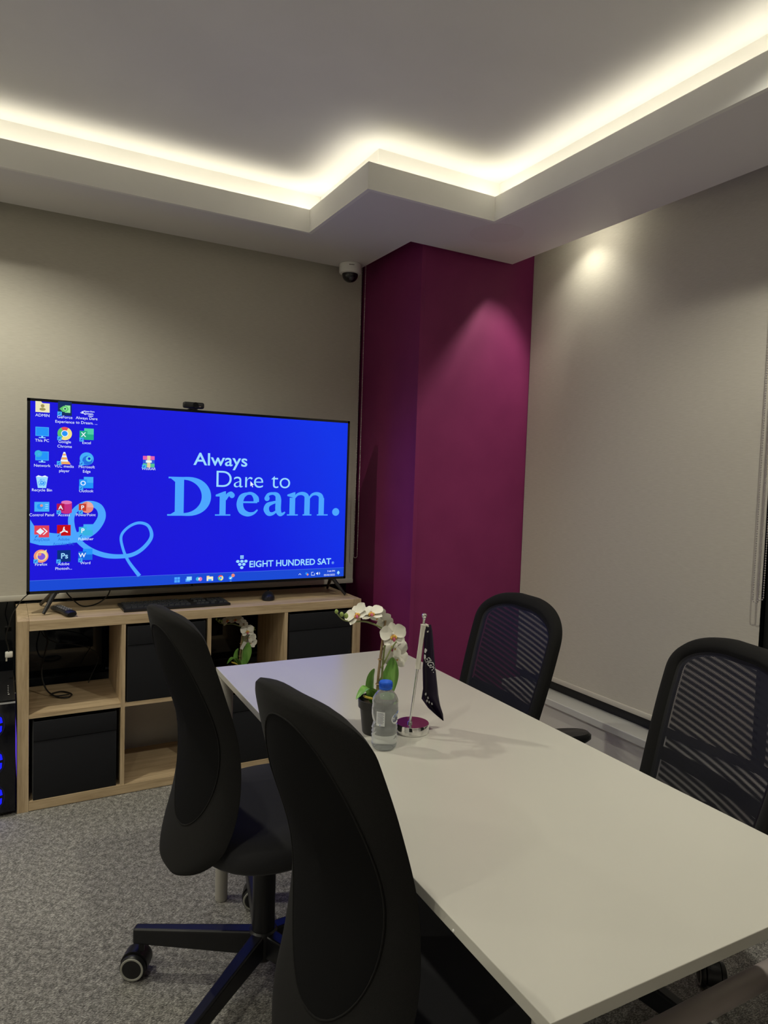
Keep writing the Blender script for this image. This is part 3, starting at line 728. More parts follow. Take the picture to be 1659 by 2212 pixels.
rm = thing('remote_control', 'black remote control by the left television foot', 'remote control', (.166, .098, sh_top), math.radians(-72))
b = MB()
rr_ = []
for i in range(11):
    u = i/10; x = -.085+.17*u; hw = .021+.003*math.cos(2*PI*u); 
    end = 1 if 0 < i < 10 else .75
    rr_.append([(x, hw*end*math.cos(a), .003+.0115*end+(.0115*end)*math.sin(a)*(1 if math.sin(a) > 0 else 1)) for a in [k*2*PI/16 for k in range(16)]])
b.grid(rr_, close_u=True); b.add(rr_[0], [tuple(range(16))]); b.add(rr_[-1], [tuple(range(16))])
b.build('shell', black_plastic, rm, True, angle=70)
btn_m = mat('button_grey', (.20, .20, .22), .4)
b = MB()
for i in range(6):
    for k in (-1, 0, 1): b.box(-.06+i*.021, -.06+i*.021+.009, k*.010-.0032, k*.010+.0032, .0235, .0272, bev=.001)
b.build('button_pad', btn_m, rm)

def cable(name, label, pts, r=.0022, m=None, loc=None, **kw):
    o = MB().tube(catmull(pts, 8), r, 8).build(name, m or black_plastic, None, True)
    return tag(o, label, 'cable')
cable('power_cable', 'black cable drooping behind the left television foot', [(.175, .20, .835), (.20, .19, .80), (.245, .21, .757), (.30, .23, .757), (.345, .22, .79), (.36, .20, .838)], .0028)
cable('display_cable', 'thin black cable dropping from the television corner past the shelf end', [(.055, .17, .836), (.02, .20, .80), (-.012, .21, .745), (-.028, .22, .69), (-.038, .24, .64), (-.030, .25, .60), (-.026, .25, .572)], .0022)
cable('black_cable', 'black cable looped in the empty upper cube near the computer', [(.125, .30, .706), (.108, .29, .65), (.118, .28, .60), (.105, .27, .54), (.095, .25, .47), (.112, .22, .41), (.15, .17, .3886), (.19, .15, .3886), (.205, .19, .3886), (.17, .24, .3886), (.13, .22, .3886), (.145, .17, .3936), (.195, .17, .394)], .0032)
cable('thin_cable', 'thin black cable curving across the back of the upper cube near the computer', [(.095, .36, .706), (.10, .36, .62), (.15, .365, .575), (.22, .365, .56), (.29, .36, .535), (.33, .36, .49), (.30, .34, .42), (.285, .33, .387)], .002)

pl = thing('power_plug', 'white power plug hanging in front of the dark window beside the shelf', 'plug', (-.026, .25, .555))
MB().box(-.014, .014, -.014, .014, 0, .022, bev=.004).build('body', mat('plug_white', (.75, .74, .70), .4), pl, True)
b = MB()
for k in (-1, 0, 1): b.box(-.012, -.008+.002, k*.008-.002, k*.008+.002, -.014, 0)
b.build('pins', mat('plug_pin', (.6, .58, .5), .35), pl)

# computer tower
pc = thing('computer_tower', 'black computer tower with glowing blue fans on the carpet', 'computer', (-.116, -.01, 0))
hw = .110
b = MB(); b.box(-hw, hw, .012, .43, .012, .452, bev=.003); b.build('case', black_gloss, pc, True)
b = MB(); b.box(-hw, hw, 0, .012, .02, .440, bev=.002); b.build('front_panel', mat('panel_smoke', (.006, .006, .009), .12), pc, True)
MB().box(-hw+.002, hw-.002, .004, .42, .4525, .4555, bev=.001).build('top_panel', mat('tower_top', (.014, .014, .016), .3), pc)
b = MB()
for k, sz in enumerate((.006, .003, .003, .003, .003, .003)): b.box(.085, .085+sz, .07+k*.024, .07+k*.024+sz, .4556, .4566)
b.build('ports', mat('port_white', (.7, .7, .68), .4), pc)
MB().box(-hw, hw, -.0005, .010, .441, .4455).build('trim_edge', mat('trim_edge_grey', (.35, .35, .36), .3), pc)
for x in (-.08, .08):
    for y in (.05, .38): MB().lathe([(.018, 0), (.016, .013)], 14, Matrix.Translation((x, y, 0))).build('foot', black_plastic, pc)
blue_glow = em('fan_blue', (.006, .008, 1.0), 2.2)
for zc in (.365, .222, .084):
    Mf = Matrix.Translation((.012, -.0008, zc)) @ Matrix.Rotation(PI/2, 4, 'X')
    f = MB().lathe([(.064, -.001), (.064, .0012), (.0585, .0012), (.0585, -.001)], 36, Mf, cap=False).build('fan', mat('fan_ring', (.01, .01, .06), .3), pc)
    b = MB()
    for k in range(7):
        a0 = 2*PI*k/7
        pts = [(.020*math.cos(a0), .020*math.sin(a0)), (.056*math.cos(a0+.12), .056*math.sin(a0+.12)), (.058*math.cos(a0+.45), .058*math.sin(a0+.45)), (.054*math.cos(a0+.78), .054*math.sin(a0+.78)), (.020*math.cos(a0+.6), .020*math.sin(a0+.6))]
        b.prism(pts, .0002, .0008, Mf)
    b.build('fan_blades', blue_glow, f)
    MB().lathe([(.017, 0), (.016, .002), (.0005, .0022)], 20, Mf, cap=False).build('fan_hub', black_plastic, f)
gl = em('side_glow', (.10, .05, 1.0), 2.0); gl.cycles.emission_sampling = 'FRONT'
MB().box(hw+.0002, hw+.0012, .12, .40, .10, .26).build('light_strip', gl, pc)

# ------------------------------------------------------------------ meeting table
TA = -.0232; TW, TL, TH = .6391, 1.537, .74
ex = Vector((math.cos(TA), math.sin(TA), 0)); ey = Vector((math.sin(TA), -math.cos(TA), 0))
FL = Vector((.533, -.8387, 0)); tc_ = FL + ex*TW/2 + ey*TL/2
tb = thing('meeting_table', 'long white-topped meeting table with grey legs', 'table', tc_, TA)
MB().box(-TW/2, TW/2, -TL/2, TL/2, TH-.0185, TH, bev=.001).build('tabletop', table_white, tb)
for sx_ in (-1, 1):
    for sy_ in (-1, 1):
        lx, ly = sx_*(TW/2-.045), sy_*(TL/2-.045)
        if sx_ > 0 and sy_ > 0: lx -= .19
        if sx_ < 0 and sy_ > 0: lx, ly = -TW/2+.024, TL/2-.024
        L = MB().lathe([(.017, 0), (.019, .002), (.0215, .35), (.025, TH-.030), (.025, TH-.0225)], 24, Matrix.Translation((lx, ly, 0))).build('leg', leg_grey, tb, True)
        MB().box(max(lx-.035, -TW/2+.004), lx+.035, ly-.035, min(ly+.035, TL/2-.004), TH-.0225, TH-.0187).build('mounting_plate', leg_grey, L)
MB().box(-TW/2+.05, TW/2-.05, -.02, .02, TH-.030, TH-.0187).build('under_rail', metal_black, tb)
MB().sphere((-TW/2+.0005, -.571, TH-.014), .0028, 8, 6).build('edge_screw', ring_m, tb)

# ------------------------------------------------------------------ orchid
petal_m = mat('petal_white', (.80, .78, .70), .6, spec=.3)
bsdf(petal_m).inputs['Subsurface Weight'].default_value = .25; bsdf(petal_m).inputs['Subsurface Radius'].default_value = (.004, .004, .003)
lip_m = mat('lip_yellow', (.72, .42, .08), .6)
lip_p = mat('lip_pink', (.52, .10, .18), .6)
leaf_m = mat('leaf_green', (.085, .20, .035), .4); noise_col(leaf_m, (.11, .29, .04), (.22, .44, .10), 9, (8, 8, 1.5))
stem_g = mat('stem_green', (.22, .25, .09), .5); stake_m = mat('stake_brown', (.30, .20, .10), .6); noise_col(stake_m, (.22, .14, .07), (.38, .27, .15), 60)
bud_m = mat('bud_green', (.30, .40, .10), .5); root_m = mat('root_yellow', (.55, .45, .06), .5); pot_m = mat('pot_black', (.013, .012, .012), .42)
soil_m = mat('pot_soil', (.05, .035, .02), .9)
def petal(b, M, L, Wd, cup=.2, bend=.25):
    rows = []
    for i in range(9):
        u = i/8; wv = Wd*math.sin(PI*min(1, u*.93+.05))**.62*(.55+.65*u if u < .7 else 1.005-.25*(u-.7))
        if i in (0,): wv = Wd*.16
        if i == 8: wv = Wd*.28
        rows.append([(v*wv, L*u - (.06*L*v*v if i == 8 else 0), bend*L*u*u*.5 + cup*wv*v*v*.8 + .003) for v in [k/4-1 for k in range(9)]])
    b.grid(rows, M=M)
def flower(parent, loc, normal, spin, sc=1.0, m=None):
    M = aim_matrix(loc, normal, spin, sc); b = MB()
    for a in (0, 128, -128): petal(b, M @ Matrix.Rotation(math.radians(a), 4, 'Z'), .031, .0115, .15, .15)
    for a in (68, -68): petal(b, M @ Matrix.Translation((0, 0, .0025)) @ Matrix.Rotation(math.radians(a), 4, 'Z'), .033, .0195, .22, .30)
    b.sphere((0, 0, 0), .0075, 12, 6, (1, 1, .35), M)
    f = b.build('flower', m or petal_m, parent, True, angle=80)
    b = MB(); b.use(lip_m); b.sphere((0, -.003, .006), .0048, 10, 6, (1, 1.2, 1), M); b.sphere((-.0055, -.006, .006), .0035, 8, 5, (.8, 1.4, 1.2), M); b.sphere((.0055, -.006, .006), .0035, 8, 5, (.8, 1.4, 1.2), M)
    b.use(lip_p); b.sphere((0, -.0105, .008), .0042, 8, 5, (.9, 1.5, .7), M); b.sphere((0, .001, .0085), .0022, 8, 5, (1, 1, 1), M)
    b.use(petal_m); b.sphere((0, .003, .008), .0032, 8, 5, (1, 1.2, 1), M)
    b.build('lip', None, f, True)
    return f
def leaf(parent, pts, wid, up_=Vector((0, 0, 1)), fold=.25):
    P = catmull(pts, 6); N = len(P); rows = []
    for i, p in enumerate(P):
        u = i/(N-1); t = (P[min(i+1, N-1)]-P[max(i-1, 0)]).normalized(); sd_ = t.cross(up_).normalized(); nn = sd_.cross(t)
        wv = wid*max(.06, math.sin(PI*min(.985, .10+u*.9))**.75)
        rows.append([p + sd_*wv*v + nn*wv*fold*v*v for v in (-1, -.6, -.25, 0, .25, .6, 1)])
    b = MB(); b.grid(rows); b.grid([[q_ - up_*.0006 for q_ in r[::-1]] for r in rows])
    return b.build('leaf', leaf_m, parent, True, angle=80)
def orchid(label, loc, rz, group, extra=True):
    t = thing('potted_orchid', label, 'plant', loc, rz, group)
    MB().lathe([(.0005, 0), (.030, 0), (.0315, .003), (.0385, .062), (.0425, .063), (.0435, .082), (.0415, .083), (.040, .066), (.038, .062)], 40, cap=False).build('pot', pot_m, t, True)
    MB().lathe([(.0385, .066), (.0005, .070)], 24, cap=False).build('soil', soil_m, t)
    st = MB().tube([(.000, .0, .06), (.004, 0, .14), (.011, 0, .21), (.020, .002, .274)], [.0034, .0034, .0032, .0028], 8).build('stake', stake_m, t, True)
    b = MB()
    for q_, z in (((.0065, 0), .174), ((.0025, 0), .115)): b.lathe([(.0045, z), (.006, z+.0015), (.0045, z+.003)], 12, Matrix.Translation((q_[0], q_[1], 0)), cap=False)
    b.build('stake_tie', mat('tie_tan', (.42, .28, .15), .6), st)
    P1_ = catmull([(.010, -.004, .10), (.014, -.004, .19), (.021, -.003, .235), (.010, 0, .250), (-.018, 0, .264), (-.042, 0, .271), (-.070, 0, .272), (-.094, 0, .279), (-.108, 0, .292), (-.111, 0, .297)], 6)
    MB().tube(P1_, [.0028-.0016*i/(len(P1_)-1) for i in range(len(P1_))], 8).build('flower_stem', stem_g, t, True)
    P2_ = catmull([(.008, -.005, .155), (.022, -.004, .178), (.034, -.002, .196), (.048, 0, .212), (.060, 0, .224), (.068, 0, .234), (.070, 0, .240)], 6)
    MB().tube(P2_, [.0024-.0011*i/(len(P2_)-1) for i in range(len(P2_))], 8).build('flower_stem', stem_g, t, True)
    for c_, r in (((-.1115, 0, .299), .0046), ((-.099, -.002, .292), .0052), ((-.088, -.003, .288), .0058), ((.070, 0, .242), .0042), ((.066, 0, .230), .0030), ((.073, -.001, .233), .0026)):
        MB().sphere(c_, r, 12, 8, (.92, .92, 1.15)).build('bud', bud_m, t, True)
    flower(t, (.030, -.020, .236), (-.50, -.80, .33), .2, 1.0)
    flower(t, (.046, .000, .205), (.45, .55, -.25), .5, .95)
    flower(t, (.054, .006, .176), (.30, .85, -.35), .2, 1.0)
    flower(t, (.006, .004, .268), (.55, .62, .45), 1.0, 1.0)
    flower(t, (-.024, -.006, .286), (-.25, -.35, .90), .3, .95)
    flower(t, (-.058, -.004, .287), (-.72, -.20, .60), .9, .95)
    leaf(t, [(.008, -.004, .066), (.024, -.002, .098), (.040, .000, .138), (.042, .002, .176)], .0235, Vector((.2, .97, 0)), .2)
    leaf(t, [(-.004, .008, .07), (-.010, .012, .10), (-.008, .014, .13), (.000, .014, .15)], .0140, Vector((-.3, .9, 0)), .2)
    leaf(t, [(.004, -.004, .068), (-.012, -.010, .100), (-.038, -.018, .116), (-.066, -.024, .096)], .0165, Vector((0, 0, 1)), .22)
    b = MB()
    for y in (-.012, -.018): b.tube(catmull([(-.006, y, .070), (-.022, y-.008, .090), (-.040, y-.010, .098), (-.046, y-.010, .101)], 5), .0026, 8)
    b.build('root', root_m, t, True)
    return t
orchid('white orchid in a small black pot standing on the white table', (.733, -1.515, TH), 0, 'white orchids in black pots')
o2 = orchid('white orchid in a black pot inside the open upper cube of the shelf', (.902, .105, zm1), math.radians(4), 'white orchids in black pots')
tg = MB().box(-.022, -.006, -.012, -.0114, .135, .172, M=Matrix.Rotation(.5, 4, 'Y') @ Matrix.Translation((-.055, 0, 0))).build('paper_tag', mat('tag_paper', (.6, .6, .55), .7), o2)

# ------------------------------------------------------------------ water bottle
bt = thing('water_bottle', 'small clear water bottle with blue cap on the white table', 'bottle', (.708, -1.603, TH))
pet = mat('clear_water', (.88, .92, .93), .0, trans=.84, ior=1.20, coat=.8)
prof = [(.0005, .004), (.014, .003), (.020, .0005), (.0250, .001), (.0285, .006), (.0292, .014)]
zz = .018
for k in range(4):
    prof += [(.0278, zz), (.0296, zz+.004), (.0278, zz+.008)]; zz += .0085
prof += [(.0262, zz+.006), (.0262, zz+.010), (.0285, zz+.016), (.0300, zz+.026), (.0300, .094)]
for z in (.096, .1005, .105): prof += [(.0288, z), (.0300, z+.002)]
prof += [(.0285, .113), (.0245, .121), (.0185, .128), (.0142, .1325), (.0128, .135), (.0005, .135)]
MB().lathe(prof, 48, cap=False).build('body', pet, bt, True, angle=75)
cap_m = mat('cap_blue', (.018, .12, .72), .35)
capo = MB().lathe([(.0145, .1345), (.0150, .1355), (.0150, .139), (.0146, .1395), (.0150, .140), (.0150, .149), (.0138, .1515), (.0005, .1520)], 40, cap=False)
for k in range(40):
    a = 2*PI*k/40; capo.box(-.0004, .0004, .0146, .0156, .1405, .1485, M=Matrix.Rotation(a, 4, 'Z'))
capo.build('cap', cap_m, bt, True)
def wrap(b, pts, a0, r, z0, m):
    b.use(m); vs = [(r*math.sin(a0+x/r), -r*math.cos(a0+x/r), z0+z) for x, z in pts]; b.add(vs, [tuple(range(len(pts)))])
def wrapq(b, x0, x1, z0, z1, a0, r, m, n=6):
    b.use(m); vs = []
    for i in range(n+1):
        x = x0+(x1-x0)*i/n
        vs += [(r*math.sin(a0+x/r), -r*math.cos(a0+x/r), z0), (r*math.sin(a0+x/r), -r*math.cos(a0+x/r), z1)]
    b.add(vs, [(2*i, 2*i+2, 2*i+3, 2*i+1) for i in range(n)])
lab_w = mat('label_white', (.72, .74, .76), .5); lab_b = mat('label_blue', (.05, .16, .60), .5); lab_d = mat('label_ink', (.03, .04, .12), .5)
lb = MB(); A0 = -.52
wrapq(lb, -.012, .008, .058, .090, A0-.25, .0303, lab_w)
for k in range(9): wrapq(lb, -.010, .004+.002*(k % 2), .0640+k*.0028, .0648+k*.0028, A0-.25, .0305, lab_d)
wrapq(lb, -.004, -.002, .0595, .0615, A0-.25, .0305, lab_b)
lb.build('label', None, bt, True)
lb = MB(); A1 = .42
n = 20
wrap(lb, [(.013*math.cos(2*PI*k/n), .0115*math.sin(2*PI*k/n)) for k in range(n)], A1, .0303, .0725, lab_w)
wrap(lb, [(-.008, .004), (.004, .0105), (.013, .012), (.013, .016), (.003, .013), (-.007, .007)], A1, .0305, .0725, lab_b)
def wstroke(pts, wv, m):
    P = catmull([(x, z, 0) for x, z in pts], 5); lb.use(m); vs = []
    for i, p in enumerate(P):
        t_ = (P[min(i+1, len(P)-1)]-P[max(i-1, 0)]).normalized(); nx_, nz_ = -t_.y*wv/2, t_.x*wv/2
        for s_ in (1, -1):
            x, z = p.x+s_*nx_, p.y+s_*nz_; vs.append((.0306*math.sin(A1+x/.0306), -.0306*math.cos(A1+x/.0306), .0725+z))
    lb.add(vs, [(2*i, 2*i+1, 2*i+3, 2*i+2) for i in range(len(P)-1)])
wstroke([(-.0085, .001), (-.0075, -.004), (-.0045, -.005), (-.003, -.001)], .0017, lab_d)
wstroke([(-.003, .001), (-.0025, -.0045), (.000, -.005), (.0005, .003)], .0017, lab_d)
wstroke([(.003, .004), (.003, -.005)], .0017, lab_d)
wstroke([(.0085, .001), (.006, .001), (.0055, -.003), (.010, -.005)], .0017, lab_d)
wstroke([(-.009, .004), (-.004, .0045), (.001, .005)], .0008, lab_d)
lb.build('brand_label', None, bt, True)

# ------------------------------------------------------------------ table flag
fl = thing('table_flag', 'dark purple table flag on a chrome pole and round base', 'flag', (.817, -1.548, TH))
MB().lathe([(.0385, 0), (.0400, .001), (.0400, .0205), (.0390, .022), (.0005, .0225)], 56, cap=False).build('base', chrome, fl, True)
p0, p1 = Vector((-.010, -.004, .022)), Vector((.017, -.009, .272))
MB().tube([p0, p0.lerp(p1, .5), p1], .0030, 12).build('pole', chrome, fl, True)
MB().lathe([(.0055, 0), (.0055, .004), (.0035, .006)], 16, Matrix.Translation((-.010, -.004, .022))).build('pole_socket', chrome, fl, True)
MB().lathe([(.0028, 0), (.0038, .002), (.0038, .004), (.0028, .005)] + [(.0062*math.sin(a), .0105-.0062*math.cos(a)) for a in [.45+i*(PI-.46)/10 for i in range(11)]], 20, Matrix.Translation(p1), cap=False).build('finial', chrome, fl, True)
sl_m = mat('sleeve_white', (.70, .67, .60), .7)
pa, pb = p0.lerp(p1, .53), p0.lerp(p1, .955)
sv = MB().tube([pa, pa.lerp(pb, .03), pa.lerp(pb, .5), pa.lerp(pb, .97), pb], [.0066, .0062, .0058, .0064, .0074], 14)
sv.tube([pb+Vector((.004, -.001, .0)), pb+Vector((.012, -.002, -.004)), pb+Vector((.017, -.002, -.010)), pb+Vector((.010, -.002, -.019))], [.003, .0035, .003, .002], 8)
sv.build('sleeve', sl_m, fl, True)
cloth_m = mat('flag_satin', (.013, .007, .024), .42, spec=.3)
rowsL = [(1.0, .834, .852), (.985, .834, .857), (.965, .832, .861), (.93, .831, .866), (.898, .829, .871), (.87, .830, .876), (.848, .831, .880), (.837, .829, .882), (.825, .827, .884), (.80, .846, .890), (.778, .871, .896), (.758, .8965, .8985)]
rr_ = []
for z, a, c_ in rowsL:
    rr_.append([(a+(c_-a)*k/14-.817, -.009-.010*math.sin(k/14*2.6*PI+.4+2*z)*(.25+.9*(1.0-z)/.24)*min(1, (c_-a)/.03)-.004, z-TH) for k in range(15)])
b = MB(); b.grid(rr_); b.grid([[(x, y+.0009, z) for x, y, z in r[::-1]] for r in rr_])
cl = b.build('cloth', cloth_m, fl, True, angle=80)
def cloth_y(x, z):
    # front face of the cloth at x, z (local)
    Z = z+TH
    for (z0, a0, c0), (z1, a1, c1) in zip(rowsL, rowsL[1:]):
        if z1 <= Z <= z0:
            f = (Z-z1)/(z0-z1); a = a1+(a0-a1)*f; c_ = c1+(c0-c1)*f
            k = (x+.817-a)/(c_-a)*14
            return -.009-.010*math.sin(k/14*2.6*PI+.4+2*Z)*(.25+.9*(1.0-Z)/.24)*min(1, (c_-a)/.03)-.004-.0012
    return -.015
b = MB(); ang = math.radians(-57)
vs, fs = text_geo('EIGHT', .0125/.729, .02, 'LEFT')
def on_cloth(px, pz, vs, ang, sx=1.0):
    out = []
    for v in vs:
        x = px + v.x*sx*math.cos(ang) - v.y*math.sin(ang); z = pz + v.x*sx*math.sin(ang) + v.y*math.cos(ang)
        out.append((x, cloth_y(x, z), z))
    return out
b.add(on_cloth(.838-.817, .916-TH, vs, ang, .86), fs)
PW = mat('print_white', (.72, .72, .74), .5)
b.build('printed_lettering', PW, cl)
def dots(lst, r=.0026):
    b = MB()
    for x, z in lst: b.add([(x-.817+r*math.cos(k*PI/5), cloth_y(x-.817, z-TH)-.0003, z-TH+1.25*r*math.sin(k*PI/5)) for k in range(10)], [tuple(range(10))])
    b.build('printed_mark', PW, cl)
dots([(.838, .921), (.8365, .9245)], .0036)
dots([(.8395, .940), (.8375, .9365), (.8425, .9375), (.840, .934)], .0024)
dots([(.848, .829), (.854, .820), (.8525, .811), (.859, .808), (.8645, .8045)], .0028)

# ------------------------------------------------------------------ chairs
def knots(t, k):
    n = len(k)-1; x = min(max(t, 0), 1)*n; i = min(int(x), n-1); f = x-i
    kp = [2*k[0]-k[1]] + list(k) + [2*k[-1]-k[-2]]
    a, b_, c, d = kp[i:i+4]
    return .5*(2*b_+(c-a)*f+(2*a-5*b_+4*c-d)*f*f+(3*b_-a-3*c+d)*f**3)
def star_base(t, angles, m_leg, hub=True, rad=.315, ring=True, spin=None):
    for i, a in enumerate(angles):
        M = Matrix.Rotation(a, 4, 'Z')
        b = MB(); n0 = .025
        b.add([(n0, -.019, .078), (n0, .019, .078), (n0, .019, .142), (n0, -.019, .142), (rad+.02, -.014, .090), (rad+.02, .014, .090), (rad+.02, .014, .132), (rad+.02, -.014, .132)],
              [(3, 2, 1, 0), (4, 5, 6, 7), (0, 1, 5, 4), (1, 2, 6, 5), (2, 3, 7, 6), (3, 0, 4, 7)], M)
        bmx = b.build('base_leg', m_leg, t)
        md = bmx.modifiers.new('soft edges', 'BEVEL'); md.width = .006; md.segments = 3
        sw_ = (spin[i] if spin else a+1.1*(-1)**i)
        Mc = M @ Matrix.Translation((rad, 0, 0)) @ Matrix.Rotation(sw_-a, 4, 'Z')
        c = MB()
        # hood: half drum over the wheels; stem up into the leg
        c.tube([(0, 0, .06), (0, 0, .095)], .008, 10, M=Mc)
        hoodp = [(.036*math.cos(q), .036*math.sin(q)) for q in [(-25+i_*230/16)*PI/180 for i_ in range(17)]]
        rows = [[(-.014+x, y, .037+z) for x, z in hoodp] for y in (-.017, .017)]
        c.grid(rows, M=Mc)
        for y in (-.017, .017): c.add([(-.014+x, y, .037+z) for x, z in hoodp], [tuple(range(17))], Mc)
        co = c.build('caster', black_plastic, t, True, angle=50)
        for s_ in (-1, 1):
            w_ = MB(); Mw = Mc @ Matrix.Translation((-.014, s_*.0255, .034)) @ Matrix.Rotation(-s_*PI/2, 4, 'X')
            w_.use(black_plastic); w_.lathe([(.0005, -.008), (.030, -.008), (.0338, -.005), (.0338, .004), (.031, .0072)], 28, Mw, cap=False)
            w_.use(caster_ring); w_.lathe([(.031, .0072), (.0300, .0086), (.0262, .0086), (.0250, .0070)], 28, Mw, cap=False)
            w_.use(black_plastic); w_.lathe([(.0250, .0070), (.018, .0082), (.0005, .0088)], 28, Mw, cap=False)
            w_.build('wheel', None, co, True, angle=50)
def seat_pad(name, t, z0, z1, rx, ry, m, cx_=0.0, n=44, ex_=2.7):
    rows = []
    H = z1-z0
    prof = [(.0, z0+.012), (.55, z0+.004), (.80, z0), (.93, z0+.008), (.99, z0+.28*H), (1.0, z0+.55*H), (.985, z0+.80*H), (.945, z1-.008), (.88, z1), (.6, z1-.004), (.3, z1-.008), (.0, z1-.009)]
    for f, z in prof:
        f = max(f, .003)
        r = []
        for k in range(n):
            a = 2*PI*k/n; c, s_ = math.cos(a), math.sin(a)
            q = (abs(c)**ex_+abs(s_)**ex_)**(-1/ex_)
            r.append((cx_+rx*f*q*c, ry*f*q*s_, z))
        rows.append(r)
    b = MB(); b.grid(rows, close_u=True)
    return b.build(name, m, t, True, angle=70)
ZB, ZT = 0.3914, 1.0273
WK, GK, BOW = [0.149, 0.1772, 0.1778, 0.1845, 0.1594], [-0.2709, -0.221, -0.2132, -0.2634, -0.3045], 0.0557
def back_section(t):
    cap = 1.0
    if t < .16: cap = math.sqrt(max(0, 1-((.16-t)/.16)**2))
    if t > .90: cap = max(0, 1-((t-.90)/.10)**2.6)**(1/2.6)
    return knots(t, WK)*cap, knots(t, GK), ZB+(ZT-ZB)*t
def back_pt(t, v, off):
    w_, g, z = back_section(t)
    return Vector((g + BOW*v*v*(w_/.22)**2 + off, v*w_, z))
def swivel_chair(label, loc, rz):
    t = thing('desk_chair', label, 'chair', loc, rz, 'tall-backed desk chairs along the aisle side')
    # back: thick soft shell, closed all round
    N = 72; rows = []
    ts = [.0003 + .9994*(.5-.5*math.cos(PI*i/N)) for i in range(N+1)]
    vs_ = [-1, -.97, -.9, -.78, -.6, -.4, -.2, 0, .2, .4, .6, .78, .9, .97, 1]
    for tt in ts:
        te = min(1, tt/.03, (1-tt)/.03); te = math.sqrt(max(0, 1-(1-te)**2))
        r = [back_pt(tt, v, .018 - te*(.018-.016*abs(v)**10)) for v in vs_]
        r += [back_pt(tt, v, .018 + te*(-.006 + .036*(1-.75*abs(v)**4) - .006*abs(v)**10)) for v in vs_[::-1]]
        rows.append(r)
    b = MB(); b.grid(rows, close_u=True); n = len(rows[0]); b.add(rows[0], [tuple(range(n))]); b.add(rows[-1], [tuple(range(n))])
    b.build('backrest', chair_fab, t, True, angle=75)
    # long oval knit panel let into the rear of the back
    def oval(u, q):
        a = u
        tt = .555 + .385*math.sin(a)*q; 
        k = .77+.03*math.sin(a)
        return tt, k*math.copysign(abs(math.cos(a))**.86, math.cos(a))*q
    rows = []
    for q in (.02, .25, .5, .75, .9, .97, 1.0):
        r = []
        for k in range(48):
            tt, v = oval(2*PI*k/48, q)
            r.append(back_pt(tt, v, -.0022*(1-q**12)-.0002))
        rows.append(r)
    b = MB(); b.grid(rows, close_u=True); b.add(rows[0], [tuple(range(48))]); b.build('back_panel', chair_knit, t, True, angle=80)
    pts = [back_pt(*oval(2*PI*k/60, 1.0), -.0006) for k in range(60)]
    MB().tube(pts, .0016, 6, closed=True).build('piping', chair_fab, t, True)
    seat_pad('seat', t, .415, .492, .232, .238, seat_fab, .015)
    MB().lathe([(.0005, .404), (.15, .405), (.18, .418), (.0005, .42)], 32, cap=False).build('seat_pan', black_plastic, t, True)
    b = MB(); b.tube([(-.10, 0, .41), (-.165, 0, .412), (-.195, 0, .44), (-.192, 0, .485)], .014, 10); b.build('back_support', metal_black, t, True)
    b = MB(); b.tube([(0, -.05, .408), (-.02, -.17, .404), (-.02, -.20, .404)], [.005, .005, .007], 8); b.build('lever', black_plastic, t, True)
    MB().lathe([(.030, .075), (.030, .30), (.028, .345), (.026, .350), (.020, .352), (.020, .405)], 28).build('gas_column', metal_black, t, True)
    MB().lathe([(.034, .07), (.038, .08), (.038, .14), (.032, .146)], 24).build('hub', metal_black, t, True)
    star_base(t, BASE_ANG, metal_black, spin=[2.6, 5.625, 2.2, 1.2, 2.0], rad=.325)
    return t
A_RZ, B_RZ = 0.1354, 0.1491
BASE_ANG = [math.radians(78+72*k)-A_RZ for k in range(5)]
cA = swivel_chair('black tall-backed desk chair, the farther of the two, in front of the oak shelf', (.559, -1.249, 0), A_RZ)
cB = copy_tree(cA); cB.location = (0.6108, -1.9293, 0); cB.rotation_euler = (0, 0, B_RZ)
for ch in cB.children:
    if ch.name.startswith(('base_leg', 'caster')): ch.rotation_euler = (0, 0, math.radians(36))
cB['label'] = 'black tall-backed desk chair, the nearer of the two, cut by the lower photo edge'

